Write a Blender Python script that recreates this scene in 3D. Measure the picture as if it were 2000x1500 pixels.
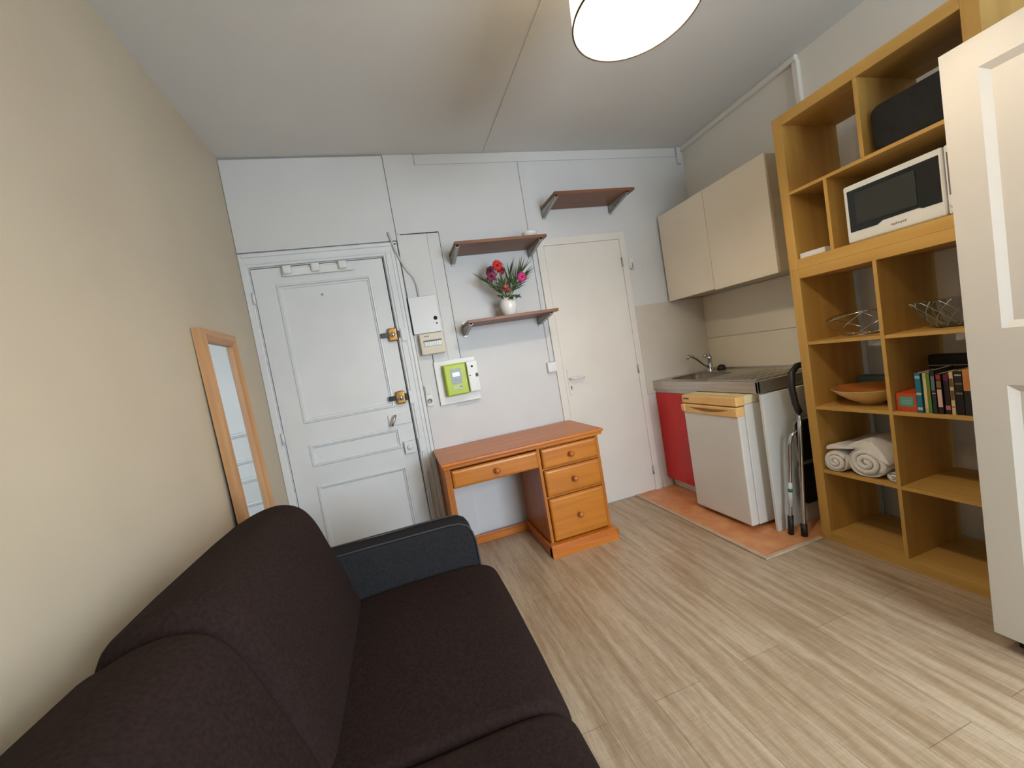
import bpy, bmesh, math, random
from mathutils import Vector, Matrix
random.seed(4)
PI = math.pi
for o in list(bpy.data.objects):
    bpy.data.objects.remove(o)
SC = bpy.context.scene
COL = SC.collection

# ------------------------------------------------------------------ camera
cam_data = bpy.data.cameras.new('camera')
cam_data.sensor_fit = 'HORIZONTAL'
cam_data.sensor_width = 36.0
cam_data.lens = 36.0 * 789.58 / 2000.0
cam_data.clip_start = 0.02
cam = bpy.data.objects.new('camera', cam_data)
COL.objects.link(cam)
_R = Vector((0.9468061, -0.27484713, -0.16738357))
_U = Vector((0.17808823, 0.01427887, 0.98391092))
_F = Vector((0.26803505, 0.96138191, -0.06246636))
m = Matrix.Identity(4)
for r in range(3):
    m[r][0] = _R[r]; m[r][1] = _U[r]; m[r][2] = -_F[r]
m.translation = Vector((0.80312, -2.90939, 1.28120))
cam.matrix_world = m
SC.camera = cam

# ------------------------------------------------------------------ world, light, exposure
SC.view_settings.view_transform = 'Standard'
SC.view_settings.look = 'None'
SC.view_settings.gamma = 1.0
SC.view_settings.use_curve_mapping = False
SC.view_settings.exposure = 0.50
world = bpy.data.worlds.new('sky')
SC.world = world
world.use_nodes = True
_bg = world.node_tree.nodes['Background']
_bg.inputs[0].default_value = (0.62, 0.72, 0.9, 1)
_bg.inputs[1].default_value = 0.9

def area_light(name, loc, rot, sx, sy, power, col):
    d = bpy.data.lights.new(name, 'AREA')
    d.shape = 'RECTANGLE'; d.size = sx; d.size_y = sy
    d.energy = power; d.color = col
    o = bpy.data.objects.new(name, d); COL.objects.link(o)
    o.location = loc; o.rotation_euler = rot
    return o
# daylight coming through the window in the wall behind the camera
DAY = area_light('window_daylight', (2.40, -4.55, 1.40), (PI / 2 - 0.50, 0, 0), 1.4, 1.5, 100, (0.75, 0.875, 1.0))
LAMP_STRENGTH = 440.0   # radiance of the bulb in the pendant lamp

# ------------------------------------------------------------------ materials
def lin(c):
    c = c / 255.0
    return c / 12.92 if c <= 0.04045 else ((c + 0.055) / 1.055) ** 2.4
def rgb(c):
    return (lin(c[0]), lin(c[1]), lin(c[2]), 1.0)

def mat(name, c1, c2=None, rough=0.6, metal=0.0, scale=8.0, stretch=(1, 1, 1), detail=4.0, bump=0.0,
        bscale=None, spec=0.5, lo=0.35, hi=0.65, sheen=0.0, coat=0.0):
    mt = bpy.data.materials.new(name)
    mt.use_nodes = True
    nt = mt.node_tree; N = nt.nodes; L = nt.links
    b = N['Principled BSDF']
    b.inputs['Roughness'].default_value = rough
    b.inputs['Metallic'].default_value = metal
    b.inputs['Specular IOR Level'].default_value = spec
    b.inputs['Coat Weight'].default_value = coat
    b.inputs['Sheen Weight'].default_value = sheen
    if c2 is None:
        c2 = tuple(max(0, v * 0.965) for v in c1)
    tc = N.new('ShaderNodeTexCoord'); mp = N.new('ShaderNodeMapping')
    mp.inputs['Scale'].default_value = stretch
    L.new(tc.outputs['Object'], mp.inputs['Vector'])
    nz = N.new('ShaderNodeTexNoise')
    nz.inputs['Scale'].default_value = scale; nz.inputs['Detail'].default_value = detail
    L.new(mp.outputs[0], nz.inputs['Vector'])
    rp = N.new('ShaderNodeValToRGB')
    rp.color_ramp.elements[0].position = lo; rp.color_ramp.elements[0].color = rgb(c1)
    rp.color_ramp.elements[1].position = hi; rp.color_ramp.elements[1].color = rgb(c2)
    L.new(nz.outputs[0], rp.inputs[0])
    L.new(rp.outputs[0], b.inputs['Base Color'])
    if bump > 0:
        nb = N.new('ShaderNodeTexNoise')
        nb.inputs['Scale'].default_value = bscale or scale * 4
        nb.inputs['Detail'].default_value = 3
        L.new(mp.outputs[0], nb.inputs['Vector'])
        bp = N.new('ShaderNodeBump'); bp.inputs['Strength'].default_value = bump
        bp.inputs['Distance'].default_value = 0.01
        L.new(nb.outputs[0], bp.inputs['Height']); L.new(bp.outputs[0], b.inputs['Normal'])
    return mt

def wood(name, c1, c2, axis='X', rough=0.45, scale=3.0, tight=14.0, coat=0.0, spec=0.4):
    s = {'X': (0.6, tight, tight), 'Y': (tight, 0.6, tight), 'Z': (tight, tight, 0.6)}[axis]
    return mat(name, c1, c2, rough=rough, scale=scale, stretch=s, detail=6, lo=0.3, hi=0.7, coat=coat, spec=spec)

def glow(name, col, strength):
    mt = bpy.data.materials.new(name); mt.use_nodes = True
    b = mt.node_tree.nodes['Principled BSDF']
    b.inputs['Base Color'].default_value = rgb(col)
    b.inputs['Emission Color'].default_value = rgb(col)
    b.inputs['Emission Strength'].default_value = strength
    return mt

def clear_glass(name, tint=(235, 240, 240)):
    mt = bpy.data.materials.new(name); mt.use_nodes = True
    b = mt.node_tree.nodes['Principled BSDF']
    b.inputs['Base Color'].default_value = rgb(tint)
    b.inputs['Roughness'].default_value = 0.05
    b.inputs['Transmission Weight'].default_value = 1.0
    b.inputs['IOR'].default_value = 1.3
    return mt

W_BACK = mat('white wall paint', (211, 210, 208), (207, 206, 204), rough=0.55, scale=2.0, bump=0.04, bscale=60)
W_LEFT = mat('cream wall paint', (198, 186, 164), (194, 181, 159), rough=0.7, scale=2.0, bump=0.06, bscale=90)
W_RIGHT = mat('ivory wall paint', (229, 224, 214), (225, 219, 208), rough=0.7, scale=2.0, bump=0.05, bscale=90)
CEIL = mat('ceiling paint', (216, 215, 211), (212, 211, 207), rough=0.85, scale=1.5, bump=0.04, bscale=50)
DOORW = mat('white gloss door paint', (221, 221, 220), (215, 216, 215), rough=0.42, scale=3.0, bump=0.05, bscale=25)
PLAIN = mat('off white door paint', (224, 218, 208), (219, 212, 202), rough=0.5, scale=3.0)
TILEW = mat('pale splashback tile', (230, 221, 202), (224, 214, 195), rough=0.35, scale=3.0)
PLASTIC = mat('white plastic', (228, 227, 222), rough=0.4, scale=6.0)
IVORY = mat('aged ivory plastic', (214, 203, 182), (204, 192, 170), rough=0.45, scale=5.0)
BLACK = mat('black plastic', (22, 21, 21), (28, 27, 26), rough=0.45)
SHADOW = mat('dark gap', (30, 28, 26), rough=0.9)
CHROME = mat('polished chrome', (200, 200, 202), rough=0.14, metal=1.0)
STEEL = mat('brushed stainless steel', (196, 190, 180), (180, 173, 163), rough=0.32, metal=0.85, scale=4.0, stretch=(30, 1, 30))
ZINC = mat('grey bracket steel', (182, 182, 176), (162, 162, 156), rough=0.42, metal=0.45, scale=12)
BRASS = mat('worn brass', (196, 150, 82), (160, 112, 56), rough=0.35, metal=0.7, scale=30)
DARKMETAL = mat('dark bolt metal', (84, 84, 86), (62, 62, 64), rough=0.4, metal=0.8)
SHELFW = wood('brown shelf laminate', (132, 84, 52), (106, 64, 40), 'X', rough=0.4, tight=10)
DESKX = wood('honey pine along', (204, 122, 40), (178, 94, 26), 'X', rough=0.36, tight=11, coat=0.08)
DESKZ = wood('honey pine upright', (190, 114, 42), (162, 90, 28), 'Z', rough=0.38, tight=11, coat=0.05)
DESKF = wood('golden pine drawer', (198, 124, 38), (174, 98, 24), 'X', rough=0.36, tight=9, coat=0.06)
KNOBW = mat('turned pine knob', (190, 112, 52), (168, 92, 40), rough=0.28, coat=0.3)
BIRCHZ = wood('birch veneer upright', (200, 160, 86), (186, 143, 71), 'Z', rough=0.5, tight=7)
BIRCHY = wood('birch veneer along', (202, 162, 88), (188, 145, 73), 'Y', rough=0.5, tight=7)
OAKZ = wood('oak mirror frame', (202, 158, 114), (178, 130, 88), 'Z', rough=0.4, tight=10)
OAKY = wood('oak mirror rail', (196, 150, 106), (170, 122, 80), 'Y', rough=0.4, tight=10)
SOFA_F = mat('dark brown woven fabric', (47, 36, 33), (39, 29, 27), rough=0.95, scale=120, bump=0.10, bscale=700, spec=0.08)
ARM_F = mat('charcoal woven fabric', (46, 45, 46), (39, 38, 40), rough=0.95, scale=120, bump=0.10, bscale=700, spec=0.08)
PIPING = mat('grey piping', (60, 60, 63), rough=0.8)
RED = mat('red laminate', (206, 26, 22), (198, 23, 19), rough=0.35)
CABW = mat('cream laminate', (236, 224, 204), (230, 217, 196), rough=0.4, scale=2)
CABSIDE = mat('beige laminate edge', (196, 184, 160), rough=0.5)
FRIDGEW = mat('fridge enamel', (226, 221, 213), (221, 216, 208), rough=0.38, scale=3, bump=0.03, bscale=200)
YELLOWED = mat('yellowed plastic', (238, 192, 122), (228, 178, 106), rough=0.4, scale=6)
WARDW = mat('white wardrobe lacquer', (212, 205, 193), (208, 200, 188), rough=0.38, scale=2)
TERRA = mat('terracotta floor tile', (206, 128, 84), (184, 98, 60), rough=0.45, scale=9, detail=6)
STRIP = mat('beige floor strip', (196, 172, 146), (182, 156, 130), rough=0.5, scale=14)
MIRROR = mat('mirror silvering', (236, 242, 244), (236, 242, 244), rough=0.01, metal=1.0)
CERAMIC = mat('white glazed ceramic', (236, 234, 228), rough=0.15, coat=0.4)
LEAF = mat('dark green leaf', (44, 62, 30), (70, 92, 44), rough=0.5, scale=18)
STEMG = mat('green stem', (96, 122, 62), (72, 96, 44), rough=0.6, scale=20)
TOWEL = mat('white terry cloth', (246, 242, 237), (238, 233, 226), rough=0.95, scale=30, bump=0.5, bscale=260, spec=0.1)
LINEN = mat('lampshade cloth', (248, 240, 222), rough=0.9)

# ------------------------------------------------------------------ mesh helpers
def world_of(o):
    v = Vector((0, 0, 0))
    while o:
        v += o.location; o = o.parent
    return v

class B:
    """collects shapes, then links them as ONE mesh object"""
    def __init__(s):
        s.bm = bmesh.new()
    def box(s, x0, x1, y0, y1, z0, z1, bev=0.0, seg=2, mi=0):
        g = bmesh.ops.create_cube(s.bm, size=1.0)
        vs = g['verts']
        cx, cy, cz = (x0 + x1) / 2, (y0 + y1) / 2, (z0 + z1) / 2
        dx, dy, dz = abs(x1 - x0), abs(y1 - y0), abs(z1 - z0)
        for v in vs:
            v.co = Vector((cx + v.co.x * dx, cy + v.co.y * dy, cz + v.co.z * dz))
        if mi:
            for f in {f for v in vs for f in v.link_faces}: f.material_index = mi
        if bev > 0:
            bev = min(bev, 0.49 * min(dx, dy, dz))
            es = list({e for v in vs for e in v.link_edges})
            r = bmesh.ops.bevel(s.bm, geom=es, offset=bev, segments=seg, profile=0.5, affect='EDGES', clamp_overlap=True)
            if mi:
                for f in r['faces']: f.material_index = mi
        return s
    def poly_prism(s, pts, d, smooth=False):
        """pts: closed loop of 3D points (planar); extruded by vector d"""
        d = Vector(d)
        a = [s.bm.verts.new(Vector(p)) for p in pts]
        b = [s.bm.verts.new(Vector(p) + d) for p in pts]
        n = len(pts)
        fs = [s.bm.faces.new(a), s.bm.faces.new(list(reversed(b)))]
        for i in range(n):
            f = s.bm.faces.new([a[i], b[i], b[(i + 1) % n], a[(i + 1) % n]])
            f.smooth = smooth; fs.append(f)
        return s
    def quad(s, pts, smooth=False):
        f = s.bm.faces.new([s.bm.verts.new(Vector(p)) for p in pts]); f.smooth = smooth
        return s
    def loft(s, rings, closed=True, cap=True, smooth=True):
        rs = [[s.bm.verts.new(Vector(p)) for p in r] for r in rings]
        n = len(rs[0])
        for a, b in zip(rs[:-1], rs[1:]):
            for i in range(n if closed else n - 1):
                f = s.bm.faces.new([a[i], a[(i + 1) % n], b[(i + 1) % n], b[i]]); f.smooth = smooth
        if cap:
            f = s.bm.faces.new(list(reversed(rs[0]))); f.smooth = smooth
            f = s.bm.faces.new(rs[-1]); f.smooth = smooth
        return s
    def tube(s, pts, r, n=10, taper=None, cap=True):
        pts = [Vector(p) for p in pts]
        rings = []
        up = None
        for i, p in enumerate(pts):
            t = (pts[min(i + 1, len(pts) - 1)] - pts[max(i - 1, 0)]).normalized()
            if up is None:
                up = Vector((0, 0, 1)) if abs(t.z) < 0.9 else Vector((1, 0, 0))
            a = t.cross(up).normalized(); b = a.cross(t).normalized(); up = b
            rr = r if taper is None else r * taper[i]
            rings.append([p + (a * math.cos(2 * PI * k / n) + b * math.sin(2 * PI * k / n)) * rr for k in range(n)])
        return s.loft(rings, True, cap)
    def cyl(s, p0, p1, r, n=20, r2=None):
        return s.tube([p0, p1], 1.0, n, taper=[r, r if r2 is None else r2])
    def lathe(s, prof, c, n=32, axis='Z', cap=True):
        """prof: list of (radius, height)"""
        c = Vector(c); rings = []
        for r, h in prof:
            ring = []
            for k in range(n):
                a = 2 * PI * k / n
                u, v = math.cos(a) * max(r, 1e-4), math.sin(a) * max(r, 1e-4)
                p = {'Z': (u, v, h), 'Y': (u, h, -v), 'X': (h, u, v)}[axis]
                ring.append(c + Vector(p))
            rings.append(ring)
        return s.loft(rings, True, cap)
    def ball(s, c, rx, ry=None, rz=None, n=14):
        ry = rx if ry is None else ry; rz = rx if rz is None else rz
        g = bmesh.ops.create_uvsphere(s.bm, u_segments=n, v_segments=max(6, n // 2), radius=1.0)
        for v in g['verts']:
            v.co = Vector((c[0] + v.co.x * rx, c[1] + v.co.y * ry, c[2] + v.co.z * rz))
            for f in v.link_faces: f.smooth = True
        return s
    def xform(s, M):
        bmesh.ops.transform(s.bm, matrix=M, verts=s.bm.verts); return s
    def build(s, name, material, parent=None, origin=None, solid=0.0):
        bm = s.bm
        bmesh.ops.recalc_face_normals(bm, faces=bm.faces)
        o = world_of(parent) if parent else (Vector(origin) if origin else None)
        if o is None:
            xs = [v.co.x for v in bm.verts]; ys = [v.co.y for v in bm.verts]; zs = [v.co.z for v in bm.verts]
            o = Vector(((min(xs) + max(xs)) / 2, (min(ys) + max(ys)) / 2, min(zs)))
        bmesh.ops.translate(bm, vec=-o, verts=bm.verts)
        me = bpy.data.meshes.new(name); bm.to_mesh(me); bm.free()
        mats = material if isinstance(material, (list, tuple)) else [material]
        for mm in mats: me.materials.append(mm)
        ob = bpy.data.objects.new(name, me); COL.objects.link(ob)
        if parent: ob.parent = parent
        else: ob.location = o
        if solid:
            md = ob.modifiers.new('thickness', 'SOLIDIFY'); md.thickness = solid; md.offset = 0
        return ob

def box(name, material, parent, *a, bev=0.0, seg=2):
    return B().box(*a, bev=bev, seg=seg).build(name, material, parent)
def tag(o, label, cat, group=None):
    o['label'] = label; o['category'] = cat
    if group: o['group'] = group
    return o
def thing(name, label, cat, loc, group=None):
    o = bpy.data.objects.new(name, None); COL.objects.link(o)
    o.location = loc; o.empty_display_size = 0.1
    return tag(o, label, cat, group)
def struct(o):
    o['kind'] = 'structure'; return o
def struct_root(name, loc):
    o = bpy.data.objects.new(name, None); COL.objects.link(o); o.location = loc
    return struct(o)

def panel_board(T, u0, u1, v0, v1, pu0, pu1, panels, bev=0.025, depth=0.012, thick=0.02, bead=None):
    """a board with sunk, bevelled panels; T maps (u, v, w) to world, w = 0 on the front face, w < 0 behind"""
    b = B()
    def q(*p): b.quad([T(*x) for x in p])
    vs = [v0]
    for a, c in panels: vs += [a, c]
    vs.append(v1)
    q((u0, v0, 0), (pu0, v0, 0), (pu0, v1, 0), (u0, v1, 0))
    q((pu1, v0, 0), (u1, v0, 0), (u1, v1, 0), (pu1, v1, 0))
    for i in range(0, len(vs), 2):
        q((pu0, vs[i], 0), (pu1, vs[i], 0), (pu1, vs[i + 1], 0), (pu0, vs[i + 1], 0))
    for a, c in panels:
        steps = bead or [(0, 0), (bev, -depth)]
        for (o1, w1), (o2, w2) in zip(steps[:-1], steps[1:]):
            A = [(pu0 + o1, a + o1, w1), (pu1 - o1, a + o1, w1), (pu1 - o1, c - o1, w1), (pu0 + o1, c - o1, w1)]
            D = [(pu0 + o2, a + o2, w2), (pu1 - o2, a + o2, w2), (pu1 - o2, c - o2, w2), (pu0 + o2, c - o2, w2)]
            for k in range(4):
                q(A[k], A[(k + 1) % 4], D[(k + 1) % 4], D[k])
        o2, w2 = steps[-1]
        q((pu0 + o2, a + o2, w2), (pu1 - o2, a + o2, w2), (pu1 - o2, c - o2, w2), (pu0 + o2, c - o2, w2))
    t = -thick
    q((u0, v0, t), (u1, v0, t), (u1, v1, t), (u0, v1, t))
    for A, D in (((u0, v0), (u1, v0)), ((u1, v0), (u1, v1)), ((u1, v1), (u0, v1)), ((u0, v1), (u0, v0))):
        q((A[0], A[1], 0), (D[0], D[1], 0), (D[0], D[1], t), (A[0], A[1], t))
    bmesh.ops.remove_doubles(b.bm, verts=b.bm.verts, dist=1e-5)
    return b

# ------------------------------------------------------------------ room shell
XR, YF, ZC = 3.42, -4.6, 2.785

def floor_material():
    mt = bpy.data.materials.new('pale oak laminate planks'); mt.use_nodes = True
    nt = mt.node_tree; N = nt.nodes; L = nt.links; b = N['Principled BSDF']
    tc = N.new('ShaderNodeTexCoord')
    mp = N.new('ShaderNodeMapping'); mp.inputs['Rotation'].default_value = (0, 0, PI / 2)
    mp.inputs['Location'].default_value = (0.35, 0.05, 0)
    L.new(tc.outputs['Object'], mp.inputs['Vector'])
    br = N.new('ShaderNodeTexBrick')
    br.offset = 0.37; br.offset_frequency = 2; br.squash = 1.0
    br.inputs['Scale'].default_value = 1.0
    br.inputs['Brick Width'].default_value = 1.25
    br.inputs['Row Height'].default_value = 0.19
    br.inputs['Mortar Size'].default_value = 0.0011
    br.inputs['Mortar Smooth'].default_value = 0.3
    br.inputs['Bias'].default_value = 0.0
    br.inputs['Color1'].default_value = rgb((204, 186, 160))
    br.inputs['Color2'].default_value = rgb((192, 173, 146))
    br.inputs['Mortar'].default_value = rgb((146, 122, 98))
    L.new(mp.outputs[0], br.inputs['Vector'])
    # long grain streaks and short cross-sawn marks
    def noise(scale, st, det=5):
        m2 = N.new('ShaderNodeMapping'); m2.inputs['Scale'].default_value = st
        L.new(tc.outputs['Object'], m2.inputs['Vector'])
        n = N.new('ShaderNodeTexNoise'); n.inputs['Scale'].default_value = scale; n.inputs['Detail'].default_value = det
        L.new(m2.outputs[0], n.inputs['Vector']); return n
    g1 = noise(6, (5, 0.35, 1)); g2 = noise(30, (6, 0.5, 1)); g3 = noise(40, (0.5, 3, 1), 3)
    def mixc(kind, fac, a, c2):
        mx = N.new('ShaderNodeMix'); mx.data_type = 'RGBA'; mx.blend_type = kind
        mx.inputs[0].default_value = fac
        L.new(a, mx.inputs[6]); L.new(c2, mx.inputs[7]); return mx.outputs[2]
    def ramp(n, c1, c2, lo=0.35, hi=0.65):
        r = N.new('ShaderNodeValToRGB')
        r.color_ramp.elements[0].position = lo; r.color_ramp.elements[0].color = rgb(c1)
        r.color_ramp.elements[1].position = hi; r.color_ramp.elements[1].color = rgb(c2)
        L.new(n.outputs[0], r.inputs[0]); return r.outputs[0]
    c = mixc('MULTIPLY', 0.95, br.outputs['Color'], ramp(g1, (216, 204, 190), (255, 255, 255)))
    c = mixc('MULTIPLY', 0.45, c, ramp(g2, (206, 192, 178), (255, 255, 255)))
    c = mixc('MULTIPLY', 0.30, c, ramp(g3, (226, 220, 212), (255, 255, 255)))
    L.new(c, b.inputs['Base Color'])
    b.inputs['Roughness'].default_value = 0.30
    b.inputs['Specular IOR Level'].default_value = 0.45
    return mt

struct(B().box(0, XR, YF, 0, -0.06, 0).build('floor', floor_material(), origin=(0, 0, 0)))
struct(B().box(-0.1, XR + 0.1, YF - 0.1, 0.2, ZC, ZC + 0.08).build('ceiling', CEIL))
struct(B().box(-0.1, 0, YF - 0.1, 0.2, -0.06, ZC).build('wall_left', W_LEFT))
struct(B().box(XR, XR + 0.1, YF - 0.1, 0.2, -0.06, ZC).build('wall_right', W_RIGHT))
D1 = (0.048, 0.860, 2.108)     # entry door opening
D2 = (2.035, 2.690, 2.080)     # inner door opening
wb = B()
wb.box(0, D1[0], 0, 0.12, -0.06, D1[2]); wb.box(D1[1], D2[0], 0, 0.12, -0.06, D1[2])
wb.box(D2[1], XR, 0, 0.12, -0.06, D1[2]); wb.box(D2[0], D2[1], 0, 0.12, D2[2], D1[2])
wb.box(0, XR, 0, 0.12, D1[2], ZC); wb.box(0, XR, 0.12, 0.2, -0.06, ZC)
struct(wb.build('wall_back', W_BACK))
wf = B()
WX0, WX1, WZ0, WZ1 = 1.65, 3.15, 0.55, 2.25
wf.box(0, WX0, YF - 0.1, YF, 0, ZC); wf.box(WX1, XR, YF - 0.1, YF, 0, ZC)
wf.box(WX0, WX1, YF - 0.1, YF, 0, WZ0); wf.box(WX0, WX1, YF - 0.1, YF, WZ1, ZC)
struct(wf.build('wall_front', W_BACK))
win = struct_root('window_1', ((WX0 + WX1) / 2, YF, WZ0))
fr = B()
for x in (WX0, (WX0 + WX1) / 2 - 0.03, WX1 - 0.06): fr.box(x, x + 0.06, YF - 0.005, YF + 0.05, WZ0, WZ1, bev=0.005)
for z in (WZ0, 1.3, WZ1 - 0.06): fr.box(WX0, WX1, YF - 0.004, YF + 0.045, z, z + 0.06, bev=0.005)
fr.build('window_frame', DOORW, win)

# tiled kitchen floor patch with its edge strips
def tile_material():
    mt = mat('terracotta floor tiles', (216, 154, 104), (198, 126, 78), rough=0.42, scale=9, detail=6)
    return mt
struct(B().box(2.515, XR - 0.001, -1.215, -0.001, 0.0, 0.004).build('floor', tile_material()))
struct(B().box(2.490, 2.517, -1.232, -0.001, 0.0, 0.009, bev=0.003).build('trim_1', STRIP))
struct(B().box(2.517, 2.905, -1.232, -1.206, 0.0, 0.009, bev=0.003).build('trim_2', STRIP))

# ceiling cable cover and mouldings
struct(B().box(1.683, 1.697, YF + 0.01, -0.02, ZC - 0.006, ZC, bev=0.002).build('trim_3', CEIL))
struct(B().box(XR - 0.035, XR, -1.03, -0.001, ZC - 0.035, ZC, bev=0.006).build('trim_4', W_RIGHT))
struct(B().box(XR - 0.03, XR, -1.035, -1.0, 1.6, ZC - 0.035, bev=0.004).build('trim_5', W_RIGHT))
struct(B().cyl((3.375, -1.21, 0.0), (3.375, -1.21, 1.52), 0.026).build('trim_6', W_BACK))
tb = B()
tb.box(3.35, 3.385, -0.022, 0, 2.65, ZC - 0.001, bev=0.003)
struct(tb.build('trim_7', W_BACK))
# panelling on the back wall
tb = B()
tb.box(0.9775, 1.178, -0.012, 0, 2.250, ZC - 0.001, bev=0.001)
tb.box(1.186, 3.345, -0.008, 0, 2.715, ZC - 0.001, bev=0.002)
struct(tb.build('trim_8', W_BACK))
struct(B().box(0.002, 0.972, -0.022, 0, 2.206, ZC - 0.012, bev=0.003).build('trim_9', W_BACK))
struct(B().box(1.938, 1.974, -0.010, 0, 1.205, 2.713, bev=0.003).build('trim_10', W_BACK))
# duct casing right of the entry door
tb = B()
tb.box(0.9755, 1.177, -0.024, 0, 1.55, 2.246, bev=0.001); tb.box(0.9690, 1.177, -0.024, 0, 0.0, 1.55, bev=0.001)
tb.box(1.178, 1.262, -0.0235, 0, 1.345, 2.238, bev=0.001)
tb.box(0.985, 1.260, -0.030, 0, 2.242, 2.252, bev=0.002)
struct(tb.build('trim_11', W_BACK))
jo = B().box(1.262, 1.268, -0.006, 0, 1.345, 2.244).box(1.000, 1.262, -0.0305, -0.02, 2.2385, 2.2425)  # dark-coloured strips stand in for the shade in the casing joints
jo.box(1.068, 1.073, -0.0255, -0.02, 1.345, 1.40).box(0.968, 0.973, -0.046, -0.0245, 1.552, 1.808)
struct(jo.build('joint_shade', SHADOW))
tb = B()
tb.box(0.972, 1.164, -0.050, -0.024, 1.552, 1.808, bev=0.004)
cv = tb.build('electrical_cover', DOORW)
tag(cv, 'flat white painted cover plate above the beige breaker box, with a dark screw hole', 'cover plate')
cvh = B().cyl((1.135, -0.051, 1.648), (1.135, -0.049, 1.648), 0.014, 14)
cvh.cyl((1.139, -0.051, 1.612), (1.139, -0.049, 1.612), 0.006, 10)
cvh.build('screw_hole', BLACK, cv)
struct(B().box(2.745, XR - 0.0105, -0.010, 0, 0.80, 1.530, bev=0.001).build('trim_12', mat('off white splashback', (206, 197, 184), (201, 192, 178), rough=0.4, scale=3.0)))
tb = B()
tb.box(XR - 0.010, XR, -1.20, -0.001, 0.80, 1.166); tb.box(XR - 0.010, XR, -1.20, -0.001, 1.170, 1.52)
struct(tb.build('trim_13', TILEW))
struct(B().box(2.765, 2.868, -0.014, 0, 0.0, 0.085, bev=0.003).build('baseboard_back', W_BACK))
struct(B().box(0.0, 0.014, YF, -0.05, 0.0, 0.08, bev=0.003).build('baseboard_left', W_BACK))

# ------------------------------------------------------------------ entry door
d1 = struct_root('door_1', (0.45, 0, 0))
leaf = panel_board(lambda u, v, w: (u, -0.004 - w, v), 0.053, 0.853, 0.012, 2.102, 0.178, 0.762,
                   [(0.14, 0.672), (0.795, 0.945), (1.085, 1.995)], thick=0.045,
                   bead=[(0, 0), (0.004, 0.008), (0.014, 0.010), (0.018, -0.004), (0.026, -0.004), (0.032, -0.012)])
dleaf = leaf.build('door_leaf', DOORW, d1)
fr = B()
fr.box(0.001, 0.043, -0.020, 0, 0, 2.200, bev=0.004); fr.box(0.866, 0.968, -0.020, 0, 0, 2.200, bev=0.004)
fr.box(0.001, 0.968, -0.0202, 0, 2.113, 2.200, bev=0.004)
fr.box(0.880, 0.892, -0.028, -0.018, 0, 2.13, bev=0.004); fr.box(0.918, 0.926, -0.025, -0.018, 0, 2.15, bev=0.003)
fr.box(0.942, 0.966, -0.030, -0.018, 0, 2.19, bev=0.005)
fr.box(0.02, 0.968, -0.030, -0.018, 2.172, 2.196, bev=0.005); fr.box(0.04, 0.90, -0.027, -0.018, 2.128, 2.138, bev=0.003)
fr.build('door_frame', DOORW, d1)
for z0, bolt_m, body_m, x0 in ((1.532, DARKMETAL, BRASS, 0.802), (1.100, BLACK, BRASS, 0.778)):
    lk = B().box(x0, x0 + 0.060, -0.042, -0.004, z0, z0 + 0.090, bev=0.010, seg=3).build('rim_lock', body_m, d1)
    lk['label'] = 'brass lock body'
    B().box(x0 - 0.050, x0 + 0.002, -0.030, -0.010, z0 + 0.030, z0 + 0.062, bev=0.003).build('lock_bolt', bolt_m, lk)
    B().lathe([(0.013, -0.044), (0.015, -0.050), (0.016, -0.058), (0.012, -0.064), (0.004, -0.066)], (x0 + 0.030, 0, z0 + 0.043), 18, 'Y').build('lock_knob', CHROME, lk)
    B().box(x0 + 0.062, x0 + 0.078, -0.034, -0.010, z0 + 0.020, z0 + 0.066, bev=0.002).build('lock_keeper', bolt_m, lk)
    B().box(x0 + 0.086, x0 + 0.118, -0.036, -0.019, z0 - 0.010, z0 + 0.080, bev=0.002).build('strike_plate', DOORW, d1)
kp = B().box(0.700, 0.852, -0.016, -0.004, 0.962, 1.036, bev=0.003).build('lock_case', DOORW, d1)
hd = B()
hd.cyl((0.745, -0.016, 1.022), (0.745, -0.045, 1.022), 0.008, 12)
hd.tube([(0.752, -0.046, 1.034), (0.740, -0.052, 1.010), (0.722, -0.050, 0.975), (0.716, -0.048, 0.962)], 0.010, 10, taper=[0.8, 1.1, 1.1, 0.9])
hd.build('door_handle', CHROME, kp)
lt = B().box(0.772, 0.850, -0.034, -0.004, 0.752, 0.838, bev=0.004).build('lower_latch', DOORW, d1)
B().lathe([(0.018, -0.034), (0.018, -0.042), (0.012, -0.046)], (0.808, 0, 0.796), 18, 'Y').build('latch_knob', DOORW, lt)
B().box(0.870, 0.900, -0.036, -0.018, 0.745, 0.842, bev=0.003).build('strike_plate', DOORW, d1)
for z in (1.88, 0.98):
    B().cyl((0.048, -0.028, z), (0.048, -0.028, z + 0.075), 0.009, 12).build('hinge', DOORW, d1)
B().cyl((0.440, -0.0001, 1.905), (0.440, 0.006, 1.905), 0.006, 10).build('spy_hole', ZINC, d1)

# ------------------------------------------------------------------ inner door
d2 = struct_root('door_2', (2.36, 0, 0))
B().box(2.0375, 2.6875, -0.010, 0.030, 0.006, 2.0775, bev=0.0015).build('door_leaf', PLAIN, d2)
fr = B()
fr.box(1.979, 2.036, -0.014, 0, 0, 2.138, bev=0.003); fr.box(2.689, 2.742, -0.014, 0, 0, 2.138, bev=0.003)
fr.box(1.979, 2.742, -0.0142, 0, 2.079, 2.138, bev=0.003)
fr.build('door_frame', PLAIN, d2)
ep = B().box(2.060, 2.092, -0.015, -0.009, 0.920, 1.122, bev=0.003).build('handle_plate', PLAIN, d2)
hd = B().cyl((2.076, -0.012, 1.050), (2.076, -0.052, 1.050), 0.009, 12)
hd.tube([(2.070, -0.052, 1.050), (2.10, -0.056, 1.050), (2.15, -0.056, 1.047), (2.185, -0.052, 1.045)], 0.010, 10, taper=[0.9, 1, 1, 0.8])
hd.build('door_handle', PLASTIC, ep)
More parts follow.
